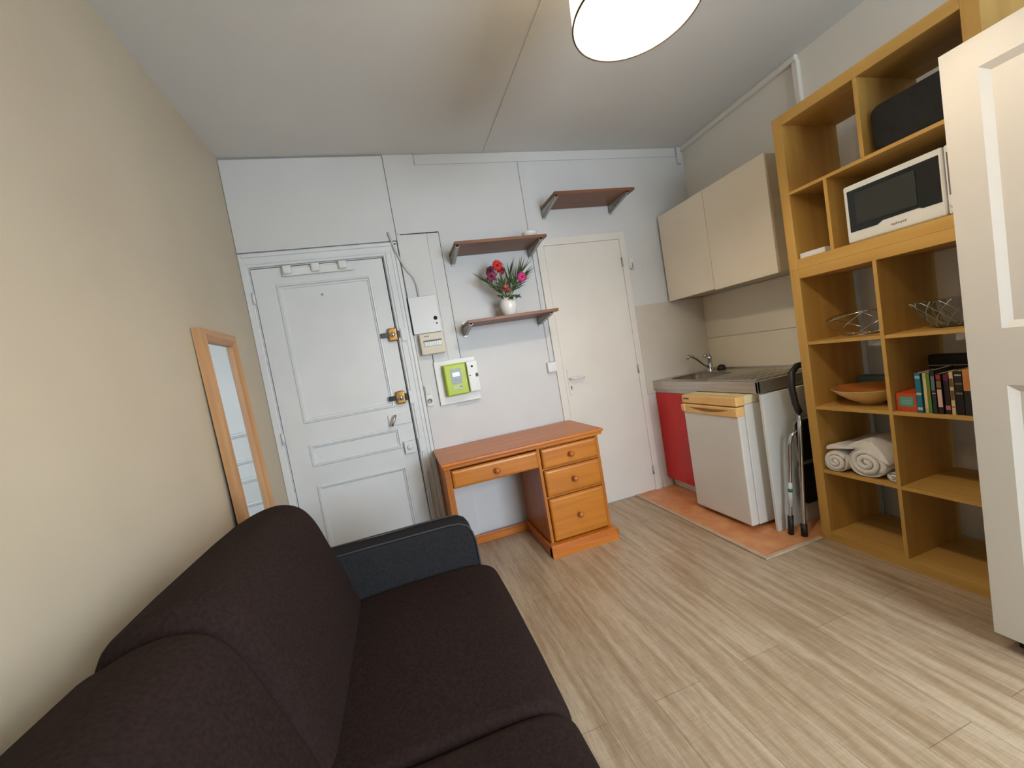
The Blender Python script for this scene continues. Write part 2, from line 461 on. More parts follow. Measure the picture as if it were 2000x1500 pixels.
kh = B().cyl((2.080, -0.0156, 0.985), (2.080, -0.010, 0.985), 0.006, 10)
kh.box(2.077, 2.083, -0.0156, -0.012, 0.962, 0.985)
kh.build('keyhole', BLACK, ep)
for z in (1.86, 0.99, 0.14):
    B().cyl((2.687, -0.016, z), (2.687, -0.016, z + 0.07), 0.007, 10).build('hinge', ZINC, d2)

# ------------------------------------------------------------------ small fittings on the back wall
t = thing('coat_rack', 'white plastic rack of three square coat hooks across the entry door top', 'coat rack', (0.45, -0.012, 2.035))
B().box(0.232, 0.668, -0.028, -0.0125, 2.038, 2.086, bev=0.004).build('rail', PLASTIC, t)
for x in (0.268, 0.435, 0.600):
    hk = B().box(x - 0.026, x + 0.026, -0.058, -0.030, 2.046, 2.100, bev=0.012, seg=3)
    hk.box(x - 0.010, x + 0.010, -0.034, -0.026, 2.050, 2.080)
    hk.build('hook', PLASTIC, t)

t = thing('breaker_box', 'beige breaker box with a clear window over a row of switches', 'breaker box', (1.083, -0.024, 1.402))
B().box(1.000, 1.166, -0.084, -0.0245, 1.402, 1.546, bev=0.006).build('housing', IVORY, t)
w = B().box(1.022, 1.146, -0.088, -0.083, 1.456, 1.500, bev=0.002).build('window', mat('smoked clear window', (196, 196, 184), rough=0.2), t)
for i in range(7):
    x = 1.030 + i * 0.0155
    B().box(x, x + 0.011, -0.0915, -0.087, 1.458, 1.486, bev=0.001).build('switch', PLASTIC, w)
B().box(1.022, 1.146, -0.0895, -0.087, 1.489, 1.4985).build('switch_rail', mat('dark green rail', (92, 104, 92)), w)
B().box(1.030, 1.066, -0.0848, -0.083, 1.523, 1.530).build('maker_label', mat('green label', (108, 150, 118)), t)

t = thing('meter_board', 'white backboard carrying the lime green meter and the white main breaker', 'board', (1.21, 0, 1.036))
B().box(1.066, 1.358, -0.046, -0.0195, 1.036, 1.345, bev=0.003).build('backboard', PLASTIC, t)
B().box(1.10, 1.352, -0.050, -0.045, 1.082, 1.088).build('lower_ledge', PLASTIC, t)
LIME = mat('lime green plastic', (176, 196, 38), (168, 190, 34), rough=0.4)
t = thing('electric_meter', 'lime green electric meter with a small grey screen', 'meter', (1.196, -0.046, 1.094))
B().box(1.120, 1.272, -0.112, -0.0465, 1.094, 1.308, bev=0.008, seg=3).build('case', LIME, t)
B().box(1.116, 1.276, -0.075, -0.0465, 1.090, 1.314, bev=0.004).build('case_rim', mat('pale green rim', (206, 214, 130)), t)
sc = B().box(1.162, 1.234, -0.115, -0.110, 1.172, 1.276, bev=0.006).build('display_surround', mat('silver grey plastic', (172, 180, 188)), t)
B().box(1.172, 1.222, -0.118, -0.114, 1.222, 1.250).build('screen', mat('pale lcd screen', (214, 230, 226), rough=0.2), sc)
B().box(1.170, 1.226, -0.1165, -0.114, 1.194, 1.204).build('display_button', mat('lilac button', (158, 166, 190)), sc)
B().box(1.168, 1.232, -0.1135, -0.111, 1.132, 1.160, bev=0.002).build('data_label', mat('mint label', (200, 216, 178)), t)
B().box(1.212, 1.228, -0.1145, -0.113, 1.146, 1.152).build('barcode', mat('grey print', (96, 110, 90)), t)
t = thing('main_breaker', 'white main breaker beside the lime green meter', 'breaker', (1.325, -0.046, 1.096))
B().box(1.284, 1.360, -0.094, -0.0465, 1.096, 1.312, bev=0.004).build('case', PLASTIC, t)
B().cyl((1.320, -0.096, 1.274), (1.320, -0.093, 1.274), 0.008, 14).build('test_button', DARKMETAL, t)
B().box(1.338, 1.354, -0.102, -0.093, 1.198, 1.222, bev=0.002).build('lever', BLACK, t)
B().box(1.292, 1.302, -0.0965, -0.093, 1.208, 1.216).build('terminal_slot', BLACK, t)
B().box(1.288, 1.356, -0.0955, -0.093, 1.104, 1.176, bev=0.002).build('lower_cover', PLASTIC, t)

t = thing('socket_strip', 'narrow white double wall plate, blank above and socket below, by the entry door', 'socket', (0.996, -0.024, 1.048))
B().box(0.974, 1.020, -0.040, -0.0245, 1.048, 1.196, bev=0.004).build('plate', PLASTIC, t)
B().box(0.978, 1.016, -0.046, -0.039, 1.130, 1.190, bev=0.003).build('blank_cover', mat('light grey plastic', (212, 211, 208), rough=0.4), t)
so = B().lathe([(0.018, -0.040), (0.018, -0.046), (0.014, -0.046), (0.012, -0.041)], (0.997, 0, 1.085), 22, 'Y').build('socket_rim', ZINC, t)
B().cyl((0.991, -0.0425, 1.085), (0.991, -0.0405, 1.085), 0.0028, 8).build('socket_pin_hole', BLACK, so)
B().cyl((1.003, -0.0425, 1.085), (1.003, -0.0405, 1.085), 0.0028, 8).build('socket_pin_hole', BLACK, so)

jb = thing('junction_box', 'small square white junction box beside the inner door frame', 'junction box', (1.945, 0, 1.124))
B().box(1.908, 1.976, -0.032, -0.001, 1.124, 1.203, bev=0.004).build('lid', PLASTIC, jb)
B().box(1.914, 1.970, -0.034, -0.031, 1.128, 1.134).build('lid_seam', IVORY, jb)

cb = B().tube([(0.922, -0.032, 2.262), (0.936, -0.036, 2.20), (0.951, -0.040, 2.13), (0.969, -0.040, 2.075), (0.984, -0.036, 2.035),
               (1.006, -0.032, 1.99), (1.034, -0.034, 1.95), (1.050, -0.034, 1.894), (1.050, -0.036, 1.812)], 0.0065, 8)
o = cb.build('loose_cable', mat('off white cable', (206, 203, 196), rough=0.6))
tag(o, 'thin off white cable hanging loose from the entry door top to the white cover', 'cable')

t = thing('wall_hook', 'small white adhesive hook on the wall right of the inner door', 'hook', (2.775, 0, 1.815))
B().box(2.762, 2.790, -0.006, -0.001, 1.835, 1.915, bev=0.010).build('base', PLASTIC, t)
B().tube([(2.782, -0.006, 1.885), (2.780, -0.022, 1.855), (2.776, -0.030, 1.828), (2.766, -0.034, 1.826), (2.756, -0.030, 1.842)], 0.005, 8).build('hook', IVORY, t)

# ------------------------------------------------------------------ wall shelves
def wall_shelf(x0, x1, ztop, label, bx):
    t = thing('wall_shelf', label, 'shelf', ((x0 + x1) / 2, 0, ztop - 0.1), 'brown shelves on the back wall')
    B().box(x0, x1, -0.292, -0.012, ztop - 0.020, ztop, bev=0.002).build('board', SHELFW, t)
    for x in bx:
        z = ztop - 0.020
        b = B()
        b.poly_prism([(x, -0.002, z - 0.056), (x, -0.002, z - 0.001), (x, -0.270, z - 0.001), (x, -0.270, z - 0.012)], (0.003, 0, 0))
        b.poly_prism([(x + 0.023, -0.002, z - 0.056), (x + 0.023, -0.002, z - 0.001), (x + 0.023, -0.270, z - 0.001), (x + 0.023, -0.270, z - 0.012)], (0.003, 0, 0))
        b.poly_prism([(x, -0.002, z - 0.056), (x, -0.270, z - 0.012), (x, -0.270, z - 0.009), (x, -0.002, z - 0.053)], (0.026, 0, 0))
        b.box(x, x + 0.026, -0.010, -0.001, z - 0.066, ztop + 0.022, bev=0.001)
        br = b.build('bracket', ZINC, t)
        B().cyl((x + 0.013, -0.24, z - 0.020), (x + 0.013, -0.24, z - 0.012), 0.004, 8).build('screw', CHROME, br)
    return t
wall_shelf(1.312, 1.955, 2.084, 'brown wall shelf above the flowers, carrying a small round dish', (1.318, 1.905))
wall_shelf(1.312, 1.955, 1.573, 'lowest brown wall shelf, carrying the white vase of flowers', (1.318, 1.895))
wall_shelf(2.062, 2.700, 2.366, 'highest brown wall shelf, empty, above the inner door', (2.068, 2.640))

t = thing('round_dish', 'small shallow white round dish on the shelf above the flowers', 'dish', (1.858, -0.222, 2.084))
B().lathe([(0.030, 2.0845), (0.040, 2.087), (0.052, 2.108), (0.056, 2.122), (0.053, 2.122), (0.047, 2.106), (0.03, 2.094), (0.0, 2.092)], (1.858, -0.222, 0), 26).build('bowl', CERAMIC, t)

# ------------------------------------------------------------------ vase and bouquet
VX, VY, VZ = 1.642, -0.160, 1.5735
t = thing('vase', 'white egg shaped ceramic vase on the lowest brown wall shelf', 'vase', (VX, VY, VZ))
B().lathe([(0.0, 0.0), (0.036, 0.0), (0.040, 0.006), (0.053, 0.04), (0.060, 0.075), (0.058, 0.100), (0.050, 0.120), (0.045, 0.128),
           (0.042, 0.128), (0.046, 0.118), (0.053, 0.098), (0.054, 0.075), (0.046, 0.04), (0.030, 0.012), (0.0, 0.010)], (VX, VY, VZ), 36).build('body', CERAMIC, t)
MOUTH = Vector((VX, VY, VZ + 0.125))
def stem_pts(tip, sag=0.0):
    base = Vector((VX + random.uniform(-0.018, 0.018), VY + random.uniform(-0.018, 0.018), VZ + 0.035))
    ex = (Vector(tip) - MOUTH) * 0.12
    mth = MOUTH + Vector((max(-0.028, min(0.028, ex.x)), max(-0.028, min(0.028, ex.y)), 0))
    return [base, mth, mth.lerp(Vector(tip), 0.5) + Vector((0, 0, sag)), Vector(tip)]
def gerbera(tip, face, r, c_out, c_mid, label, group=None):
    t = thing('gerbera', label, 'flower', tip, group)
    tip = Vector(tip); n = Vector(face).normalized()
    a = n.cross(Vector((0, 0, 1))).normalized(); b2 = n.cross(a).normalized()
    B().tube(stem_pts(tip - n * 0.012), 0.0026, 8).build('stem', STEMG, t)
    pt = B()
    for layer, (rr, cnt, lift) in enumerate(((1.0, 18, 0.0), (0.78, 16, 0.004), (0.55, 12, 0.007))):
        for k in range(cnt):
            an = 2 * PI * (k + 0.5 * layer) / cnt
            d = a * math.cos(an) + b2 * math.sin(an); s = n.cross(d)
            L = r * rr * random.uniform(0.93, 1.05); w = r * 0.15
            p0 = tip + d * r * 0.12 + n * lift
            p1 = tip + d * L * 0.6 + n * (lift + 0.006)
            p2 = tip + d * L + n * (lift + 0.001)
            pt.quad([p0 - s * w * .5, p1 - s * w, p1 + n * 0.002, p0], True)
            pt.quad([p0, p1 + n * 0.002, p1 + s * w, p0 + s * w * .5], True)
            pt.quad([p1 - s * w, p2 - s * w * .3, p2 + s * w * .3, p1 + n * 0.002], True)
            pt.quad([p1 + n * 0.002, p2 + s * w * .3, p2 + s * w * .5, p1 + s * w], True)
    pt.build('petals', mat('petal ' + label[:8], c_out, tuple(v * 0.86 for v in c_out), rough=0.6, scale=40), t, solid=0.0008)
    B().ball(tip + n * 0.008, r * 0.20, r * 0.20, r * 0.20, 12).build('flower_centre', mat('centre ' + label[:8], c_mid, rough=0.8, scale=90, bump=0.6), t)
gerbera((1.600, -0.185, 1.928), (-0.15, -1, -0.10), 0.040, (226, 44, 34), (120, 12, 14), 'bright red gerbera at the top of the bouquet')
gerbera((1.762, -0.185, 1.832), (0.12, -1, -0.1), 0.039, (230, 60, 140), (140, 14, 60), 'pink gerbera on the right of the bouquet')
def lily(tip, face, r, col, label, group=None):
    t = thing('lily', label, 'flower', tip, group)
    tip = Vector(tip); n = Vector(face).normalized()
    a = n.cross(Vector((0, 0, 1))).normalized(); b2 = n.cross(a).normalized()
    B().tube(stem_pts(tip - n * 0.012), 0.0024, 8).build('stem', STEMG, t)
    pt = B()
    for k in range(6):
        an = 2 * PI * k / 6 + 0.3
        d = a * math.cos(an) + b2 * math.sin(an); s = n.cross(d)
        prev = None
        for q in range(5):
            f = q / 4; w = r * 0.30 * math.sin(PI * (0.12 + 0.86 * f)) + 0.0006
            c = tip + d * r * f + n * (0.016 * math.sin(PI * f) - 0.012 * f * f)
            ring = (c - s * w, c + n * 0.003, c + s * w)
            if prev:
                pt.quad([prev[0], ring[0], ring[1], prev[1]], True); pt.quad([prev[1], ring[1], ring[2], prev[2]], True)
            prev = ring
    pt.build('petals', mat('lily petal ' + label[:10], col, tuple(min(255, v * 1.35) for v in col), rough=0.6, scale=35), t, solid=0.0008)
    st = B()
    for k in range(5):
        an = 2 * PI * k / 5
        d = a * math.cos(an) + b2 * math.sin(an)
        st.tube([tip, tip + n * 0.02 + d * 0.006, tip + n * 0.03 + d * 0.013], 0.0012, 5)
    st.build('stamens', mat('stamen ' + label[:10], (96, 40, 40)), t)
lily((1.552, -0.170, 1.902), (-0.5, -1, 0.2), 0.040, (86, 28, 54), 'plum lily just left of and below the red gerbera')
lily((1.548, -0.185, 1.858), (-0.4, -1, -0.1), 0.045, (114, 44, 74), 'mauve lily lowest on the left side of the bouquet')
lily((1.632, -0.150, 1.900), (0.5, -1, 0.1), 0.036, (124, 30, 48), 'dark crimson lily half hidden right of the red gerbera')
t = thing('carnation', 'dusty pink ruffled carnation at the vase mouth', 'flower', (1.630, -0.190, 1.756))
B().tube(stem_pts((1.631, -0.180, 1.748)), 0.003, 8).build('stem', STEMG, t)
pt = B()
for k in range(60):
    ph = random.uniform(0, 2 * PI); ct = random.uniform(-0.4, 1); st_ = math.sqrt(1 - ct * ct)
    d = Vector((st_ * math.cos(ph), -abs(st_ * math.sin(ph)) if random.random() < .8 else st_ * math.sin(ph), ct))
    c = Vector((1.630, -0.190, 1.756)); s = d.cross(Vector((0.3, 0.2, 1))).normalized(); u = d.cross(s)
    L = random.uniform(0.026, 0.038); w = random.uniform(0.009, 0.013)
    pt.quad([c + d * L * .3, c + d * L * .8 + s * w, c + d * L + u * 0.005, c + d * L * .8 - s * w], True)
pt.build('petals', mat('carnation petals', (206, 110, 112), (168, 70, 78), rough=0.7, scale=60), t, solid=0.0008)

def blade(b, p0, p1, w, sag, n=7, roll=0.0):
    p0 = Vector(p0); p1 = Vector(p1); t = (p1 - p0).normalized()
    s = t.cross(Vector((math.sin(roll), -1, 0.2))).normalized(); prev = None
    for i in range(n + 1):
        f = i / n
        c = p0.lerp(p1, f) + Vector((0, 0, sag * math.sin(PI * f)))
        ww = w * (0.45 + 0.55 * math.sin(PI * min(1, f * 1.25 + 0.1))) * (1 - f ** 4) + 0.0003
        ring = (c - s * ww, c + Vector((0, -0.0015, 0)), c + s * ww)
        if prev:
            b.quad([prev[0], ring[0], ring[1], prev[1]], True); b.quad([prev[1], ring[1], ring[2], prev[2]], True)
        prev = ring
def palm(stem, blades, label, w=0.0046):
    """stem: points from the vase mouth outwards; blades: (place along the stem 0..1, tip)"""
    t = thing('palm_frond', label, 'foliage', MOUTH, 'palm fronds in the bouquet')
    st = [MOUTH + Vector((0, 0, -0.08)), MOUTH] + [Vector(p) for p in stem]
    B().tube(st, 0.0024, 6, taper=[1.2] * 2 + [1.0 - 0.6 * k / len(stem) for k in range(len(stem))]).build('stem', STEMG, t)
    lf = B(); seg = st[1:]
    for f, tip in blades:
        u = f * (len(seg) - 1); k = min(int(u), len(seg) - 2)
        p = seg[k].lerp(seg[k + 1], u - k)
        blade(lf, p, tip, w, 0.003, 8, random.uniform(-0.4, 0.4))
    lf.build('leaflets', LEAF, t, solid=0.0006)
palm([(1.59, -0.17, 1.755), (1.515, -0.175, 1.828)], [(1, (1.418, -0.17, 1.899)), (0.95, (1.432, -0.18, 1.884)), (0.9, (1.448, -0.15, 1.872)), (0.8, (1.462, -0.19, 1.888)),
      (0.7, (1.47, -0.17, 1.852)), (0.6, (1.50, -0.18, 1.868)), (0.5, (1.50, -0.16, 1.816)), (0.4, (1.545, -0.19, 1.83)), (0.3, (1.55, -0.16, 1.776))],
     'dark green palm frond reaching to the left of the bouquet')
palm([(1.70, -0.14, 1.775), (1.775, -0.13, 1.868)], [(1, (1.876, -0.14, 1.957)), (1, (1.832, -0.13, 1.984)), (0.95, (1.814, -0.12, 1.996)), (0.85, (1.852, -0.15, 1.962)), (0.85, (1.795, -0.13, 1.985)),
      (0.75, (1.785, -0.13, 1.955)), (0.6, (1.755, -0.14, 1.925))], 'tall palm frond fanning to the upper right of the bouquet')
palm([(1.705, -0.15, 1.765), (1.775, -0.15, 1.835)], [(1, (1.882, -0.15, 1.900)), (1, (1.874, -0.14, 1.915)), (0.95, (1.870, -0.15, 1.884)), (0.9, (1.862, -0.16, 1.866)), (0.8, (1.850, -0.15, 1.847)),
      (0.7, (1.838, -0.16, 1.828)), (0.55, (1.815, -0.16, 1.806)), (0.4, (1.79, -0.16, 1.782))], 'palm frond with blades spreading right of the pink gerbera')
palm([(1.675, -0.13, 1.785), (1.70, -0.125, 1.865)], [(1, (1.752, -0.13, 1.990)), (1, (1.738, -0.12, 1.972)), (0.9, (1.692, -0.13, 1.960)), (0.8, (1.722, -0.12, 1.950)), (0.7, (1.655, -0.13, 1.965)),
      (0.6, (1.664, -0.12, 1.93)), (0.5, (1.735, -0.13, 1.905))], 'upright palm frond rising in the middle of the bouquet')
palm([(1.625, -0.19, 1.765), (1.60, -0.195, 1.80)], [(1, (1.585, -0.20, 1.85)), (0.9, (1.62, -0.20, 1.858)), (0.8, (1.555, -0.19, 1.82)), (0.7, (1.645, -0.20, 1.85)), (0.5, (1.55, -0.20, 1.79)), (0.4, (1.56, -0.20, 1.762)), (0.3, (1.66, -0.20, 1.84))],
     'short broad palm frond low in the middle left of the bouquet', 0.008)
palm([(1.675, -0.19, 1.765), (1.71, -0.195, 1.80)], [(1, (1.735, -0.20, 1.855)), (0.9, (1.70, -0.20, 1.862)), (0.8, (1.76, -0.19, 1.80)), (0.7, (1.682, -0.20, 1.85)), (0.5, (1.755, -0.20, 1.775)), (0.4, (1.735, -0.20, 1.755)), (0.3, (1.665, -0.20, 1.84))],
     'short palm frond spreading low under the pink gerbera', 0.008)
def sprig(tip, label):
    t = thing('leafy_sprig', label, 'foliage', MOUTH, 'drooping leaves at the vase mouth')
    tip = Vector(tip)
    mid = MOUTH.lerp(tip, 0.45) + Vector((0, -0.012, 0.018))
    B().tube([MOUTH + Vector((0, 0, -0.03)), MOUTH + Vector((0, -0.01, 0.012)), mid, tip], 0.002, 6).build('stem', STEMG, t)
    lf = B()
    for q in range(5):
        d = Vector((random.uniform(-1, 1), random.uniform(-0.6, 0), random.uniform(-1, 0.5))).normalized()
        blade(lf, tip, tip + d * 0.032, 0.007, 0.0, 5)
    lf.build('leaves', LEAF, t, solid=0.0006)
sprig((1.702, -0.215, 1.700), 'dark curled sprig drooping over the right of the vase rim')
sprig((1.585, -0.205, 1.712), 'dark leafy sprig poking out left of the vase rim')
sprig((1.646, -0.232, 1.698), 'dark leaf hanging over the front of the vase')

# ------------------------------------------------------------------ mirror leaning on the left wall
t = thing('mirror', 'tall narrow mirror in a wide oak frame leaning on the left wall', 'mirror', (0.02, -0.65, 0.0))
def lean(b):
    # pivot at the floor: the foot stands 35 mm out from the wall
    return b.xform(Matrix.Translation((0.034, 0, 0)) @ Matrix.Rotation(math.radians(-1.15), 4, 'Y'))
y0, y1, H, FW = -0.856, -0.448, 1.640, 0.058
lean(B().box(0.002, 0.008, y0 + 0.03, y1 - 0.03, 0.03, H - 0.03)).build('backing', SHADOW, t)
for a, c2 in ((y0, y0 + FW), (y1 - FW, y1)):
    inner = c2 if a == y0 else a
    outer = a if a == y0 else c2
    mid = (a + c2) / 2
    pts = [(0.001, outer, 0), (0.034, outer, 0), (0.042, mid, 0), (0.028, inner, 0), (0.008, inner, 0)]
    b = B()
    sgn = 1 if a == y0 else -1
    rings = []
    for z, k in ((0.0, 0), (H, 1)):
        ring = []
        for x, y, _ in pts:
            ins = abs(y - outer)
            ring.append((x, y, ins if k == 0 else H - ins))
        rings.append(ring)
    b.loft(rings, True, True, smooth=False)
    lean(b).build('frame_stile', OAKZ, t)
for zo in (0.0, H):
    s = 1 if zo == 0 else -1
    b = B(); rings = []
    for y, k in ((y0, 1), (y1, -1)):
        ring = []
        for x, ins in ((0.001, 0), (0.034, 0), (0.042, FW / 2), (0.028, FW), (0.008, FW)):
            ring.append((x, y + k * ins, zo + s * ins))
        rings.append(ring)
    b.loft(rings, True, True, smooth=False)
    lean(b).build('frame_rail', OAKY, t)
lean(B().box(0.009, 0.016, y0 + FW - 0.004, y1 - FW + 0.004, FW - 0.004, H - FW + 0.004)).build('glass', MIRROR, t)

# ------------------------------------------------------------------ sofa
t = thing('sofa', 'dark brown fabric sofa with charcoal arms along the left wall', 'sofa', (0.55, -2.0, 0.0))
def cushion(prof, y0, y1, rnd=0.05, n=7, rnd1=None):
    """prof: closed (x, z) loop; ends are rounded"""
    cx = sum(p[0] for p in prof) / len(prof); cz = sum(p[1] for p in prof) / len(prof)
    rings = []
    rnd1 = rnd if rnd1 is None else rnd1
    def ring(y, inset):
        out = []
        for x, z in prof:
            dx, dz = x - cx, z - cz; d = math.hypot(dx, dz)
            k = max(0.0, (d - inset) / d)
            out.append((cx + dx * k, y, cz + dz * k))
        return out
    for i in range(n + 1):
        a = PI / 2 * i / n
        rings.append(ring(y0 + rnd * (1 - math.cos(a)), rnd * (1 - math.sin(a))))
    for f in (0.25, 0.5, 0.75): rings.append(ring(y0 + rnd + (y1 - y0 - rnd - rnd1) * f, -0.004))
    for i in range(n + 1):
        a = PI / 2 * (1 - i / n)
        rings.append(ring(y1 - rnd1 * (1 - math.cos(a)), rnd1 * (1 - math.sin(a))))
    return B().loft(rings, True, True)
def smooth_loop(pts, per=5):
    out = []; n = len(pts)
    for i in range(n):
        p0, p1, p2, p3 = [Vector(pts[(i + k - 1) % n]) for k in range(4)]
        for q in range(per):
            u = q / per
            out.append(tuple(0.5 * ((2 * p1) + (-p0 + p2) * u + (2 * p0 - 5 * p1 + 4 * p2 - p3) * u * u + (-p0 + 3 * p1 - 3 * p2 + p3) * u ** 3)))
    return out
BACK = smooth_loop([(0.10, 0.40), (0.105, 0.62), (0.13, 0.815), (0.20, 0.872), (0.30, 0.896), (0.372, 0.872), (0.418, 0.805), (0.455, 0.69),
                    (0.488, 0.58), (0.514, 0.47), (0.52, 0.40), (0.40, 0.375), (0.22, 0.375)])
SEAT = smooth_loop([(0.46, 0.30), (0.46, 0.415), (0.49, 0.445), (0.65, 0.458), (0.85, 0.460), (0.98, 0.452), (1.045, 0.425), (1.068, 0.37),
                    (1.062, 0.28), (1.05, 0.20), (1.02, 0.175), (0.85, 0.17), (0.6, 0.17), (0.48, 0.2)])
BACK2 = smooth_loop([(0.10, 0.40), (0.105, 0.62), (0.13, 0.80), (0.20, 0.846), (0.285, 0.866), (0.36, 0.846), (0.408, 0.782), (0.447, 0.68),
                     (0.482, 0.575), (0.510, 0.47), (0.518, 0.40), (0.40, 0.375), (0.22, 0.375)])
GAP = -2.015
cushion(BACK, -1.962, -1.222, 0.070, rnd1=0.045).build('back_cushion', SOFA_F, t)
cushion(BACK2, -2.788, -1.966, 0.045, rnd1=0.030).build('back_cushion', SOFA_F, t)
for a, c2 in ((GAP + 0.002, -1.222), (-2.788, GAP - 0.002)):
    cushion(SEAT, a, c2, 0.035).build('seat_cushion', SOFA_F, t)
B().box(0.10, 1.00, -2.79, -1.22, 0.05, 0.30, bev=0.01).build('base_frame', SOFA_F, t)
B().box(0.06, 0.13, -2.79, -1.22, 0.05, 0.74, bev=0.02).build('back_panel', ARM_F, t)
def arm(ya, yb):
    prof = smooth_loop([(0.08, 0.06), (0.07, 0.30), (0.08, 0.615), (0.30, 0.632), (0.60, 0.634), (0.90, 0.634), (0.965, 0.622), (0.995, 0.570), (1.0, 0.45), (1.0, 0.25), (0.995, 0.06), (0.6, 0.052)])
    cx, cz = 0.55, 0.35
    rings = []
    for y, ins in ((ya, 0.014), (ya + 0.004, 0.006), (ya + 0.012, 0.0), (yb - 0.012, 0.0), (yb - 0.004, 0.006), (yb, 0.014)):
        rings.append([(x - math.copysign(min(ins, abs(x - cx)), x - cx), y, z - math.copysign(min(ins, abs(z - cz)), z - cz)) for x, z in prof])
    a = B().loft(rings, True, True).build('armrest', ARM_F, t)
    pp = [(x, yb if False else (ya + 0.006), z) for x, z in prof if x > 0.90 or z > 0.6]
    path = sorted([p for p in pp], key=lambda p: (-p[2] if p[0] > 0.97 else -9 + p[0]))
    pts = [(0.10, 0.630), (0.60, 0.636), (0.90, 0.636), (0.945, 0.631), (0.975, 0.614), (0.992, 0.585), (1.001, 0.54), (1.003, 0.45), (1.003, 0.25), (0.998, 0.07)]
    for y in (ya + 0.005, yb - 0.005):
        B().tube([(x, y, z) for x, z in pts], 0.0035, 8).build('piping', PIPING, a)
arm(-1.222, -1.100); arm(-2.912, -2.79)
for x in (0.14, 0.94):
    for y in (-1.16, -2.85):
        B().cyl((x, y, 0), (x, y, 0.062), 0.022, 14).build('foot', BLACK, t)

# ------------------------------------------------------------------ desk
t = thing('desk', 'honey pine pedestal desk against the back wall', 'desk', (1.49, -0.28, 0.0))
tp = B()
tp.box(0.955, 2.018, -0.548, -0.026, 0.716, 0.738, bev=0.008, seg=3)
tp.box(0.964, 2.008, -0.538, -0.030, 0.698, 0.7165, bev=0.005)
tp.build('desk_top', DESKX, t)
b = B().box(0.975, 1.000, -0.520, -0.040, 0.0, 0.698, bev=0.002).box(0.970, 1.006, -0.524, -0.484, 0.0, 0.698, bev=0.003).box(0.970, 1.006, -0.080, -0.034, 0.0, 0.698, bev=0.003)
b.build('side_panel', DESKZ, t)
B().box(1.000, 1.560, -0.056, -0.036, 0.0, 0.062, bev=0.003).build('rear_stretcher', DESKX, t)
B().box(1.006, 1.556, -0.500, -0.060, 0.572, 0.580).build('drawer_support', DESKX, t)
pd = B()
pd.box(1.552, 1.572, -0.520, -0.040, 0.0, 0.698, bev=0.002); pd.box(1.962, 1.982, -0.520, -0.040, 0.0, 0.698, bev=0.002)
pd.box(1.572, 1.962, -0.052, -0.040, 0.0, 0.698)
for z in (0.690, 0.549, 0.366): pd.box(1.572, 1.962, -0.5185, -0.052, z, z + 0.010)
pd.build('pedestal', DESKZ, t)
pl = B()
pl.poly_prism([(1.532, -0.572, 0.0), (1.532, -0.572, 0.066), (1.540, -0.560, 0.080), (1.994, -0.560, 0.080), (2.0, -0.572, 0.066), (2.0, -0.572, 0.0)][:6], (0, 0.045, 0))
pl.box(1.532, 1.550, -0.565, -0.038, 0.0, 0.072, bev=0.004); pl.box(1.984, 2.000, -0.565, -0.038, 0.0, 0.072, bev=0.004)
pl.build('plinth', DESKX, t)
def drawer(x0, x1, z0, z1):
    f = B()
    f.box(x0, x1, -0.530, -0.500, z0, z1, bev=0.002)
    f.loft([[(x0 + .001, -0.530, z0 + .001), (x1 - .001, -0.530, z0 + .001), (x1 - .001, -0.530, z1 - .001), (x0 + .001, -0.530, z1 - .001)],
            [(x0 + .006, -0.537, z0 + .006), (x1 - .006, -0.537, z0 + .006), (x1 - .006, -0.537, z1 - .006), (x0 + .006, -0.537, z1 - .006)],
            [(x0 + .016, -0.539, z0 + .016), (x1 - .016, -0.539, z0 + .016), (x1 - .016, -0.539, z1 - .016), (x0 + .016, -0.539, z1 - .016)]], True, True, smooth=False)
    d = f.build('drawer', DESKF, t)
    B().lathe([(0.010, -0.536), (0.009, -0.546), (0.011, -0.552), (0.017, -0.560), (0.018, -0.568), (0.013, -0.575), (0.0, -0.577)], ((x0 + x1) / 2, 0, (z0 + z1) / 2), 22, 'Y').build('knob', KNOBW, d)
drawer(1.008, 1.550, 0.578, 0.686)
drawer(1.576, 1.958, 0.562, 0.686)
drawer(1.576, 1.958, 0.380, 0.546)
drawer(1.576, 1.958, 0.088, 0.362)

# ------------------------------------------------------------------ kitchen
def wall_cabinet(ya, yb, label, z0):
    t = thing('wall_cabinet', label, 'cabinet', (3.24, (ya + yb) / 2, z0), 'cream wall cabinets over the sink')
    c = B()
    c.box(3.088, 3.409, ya, ya + 0.016, z0, 2.215); c.box(3.088, 3.409, yb - 0.016, yb, z0, 2.215)
    c.box(3.088, 3.409, ya + 0.016, yb - 0.016, z0 + 0.001, z0 + 0.017); c.box(3.088, 3.409, ya + 0.016, yb - 0.016, 2.198, 2.214)
    c.box(3.400, 3.4085, ya + 0.016, yb - 0.016, z0 + 0.017, 2.198)
    c.build('carcass', CABSIDE, t)
    B().box(3.068, 3.086, ya + 0.001, yb - 0.001, z0 - 0.006, 2.220, bev=0.002).build('door', CABW, t)
wall_cabinet(-0.522, -0.024, 'cream wall cabinet in the corner beside the inner door', 1.532)
wall_cabinet(-1.022, -0.524, 'cream wall cabinet next to the tall open shelving', 1.524)

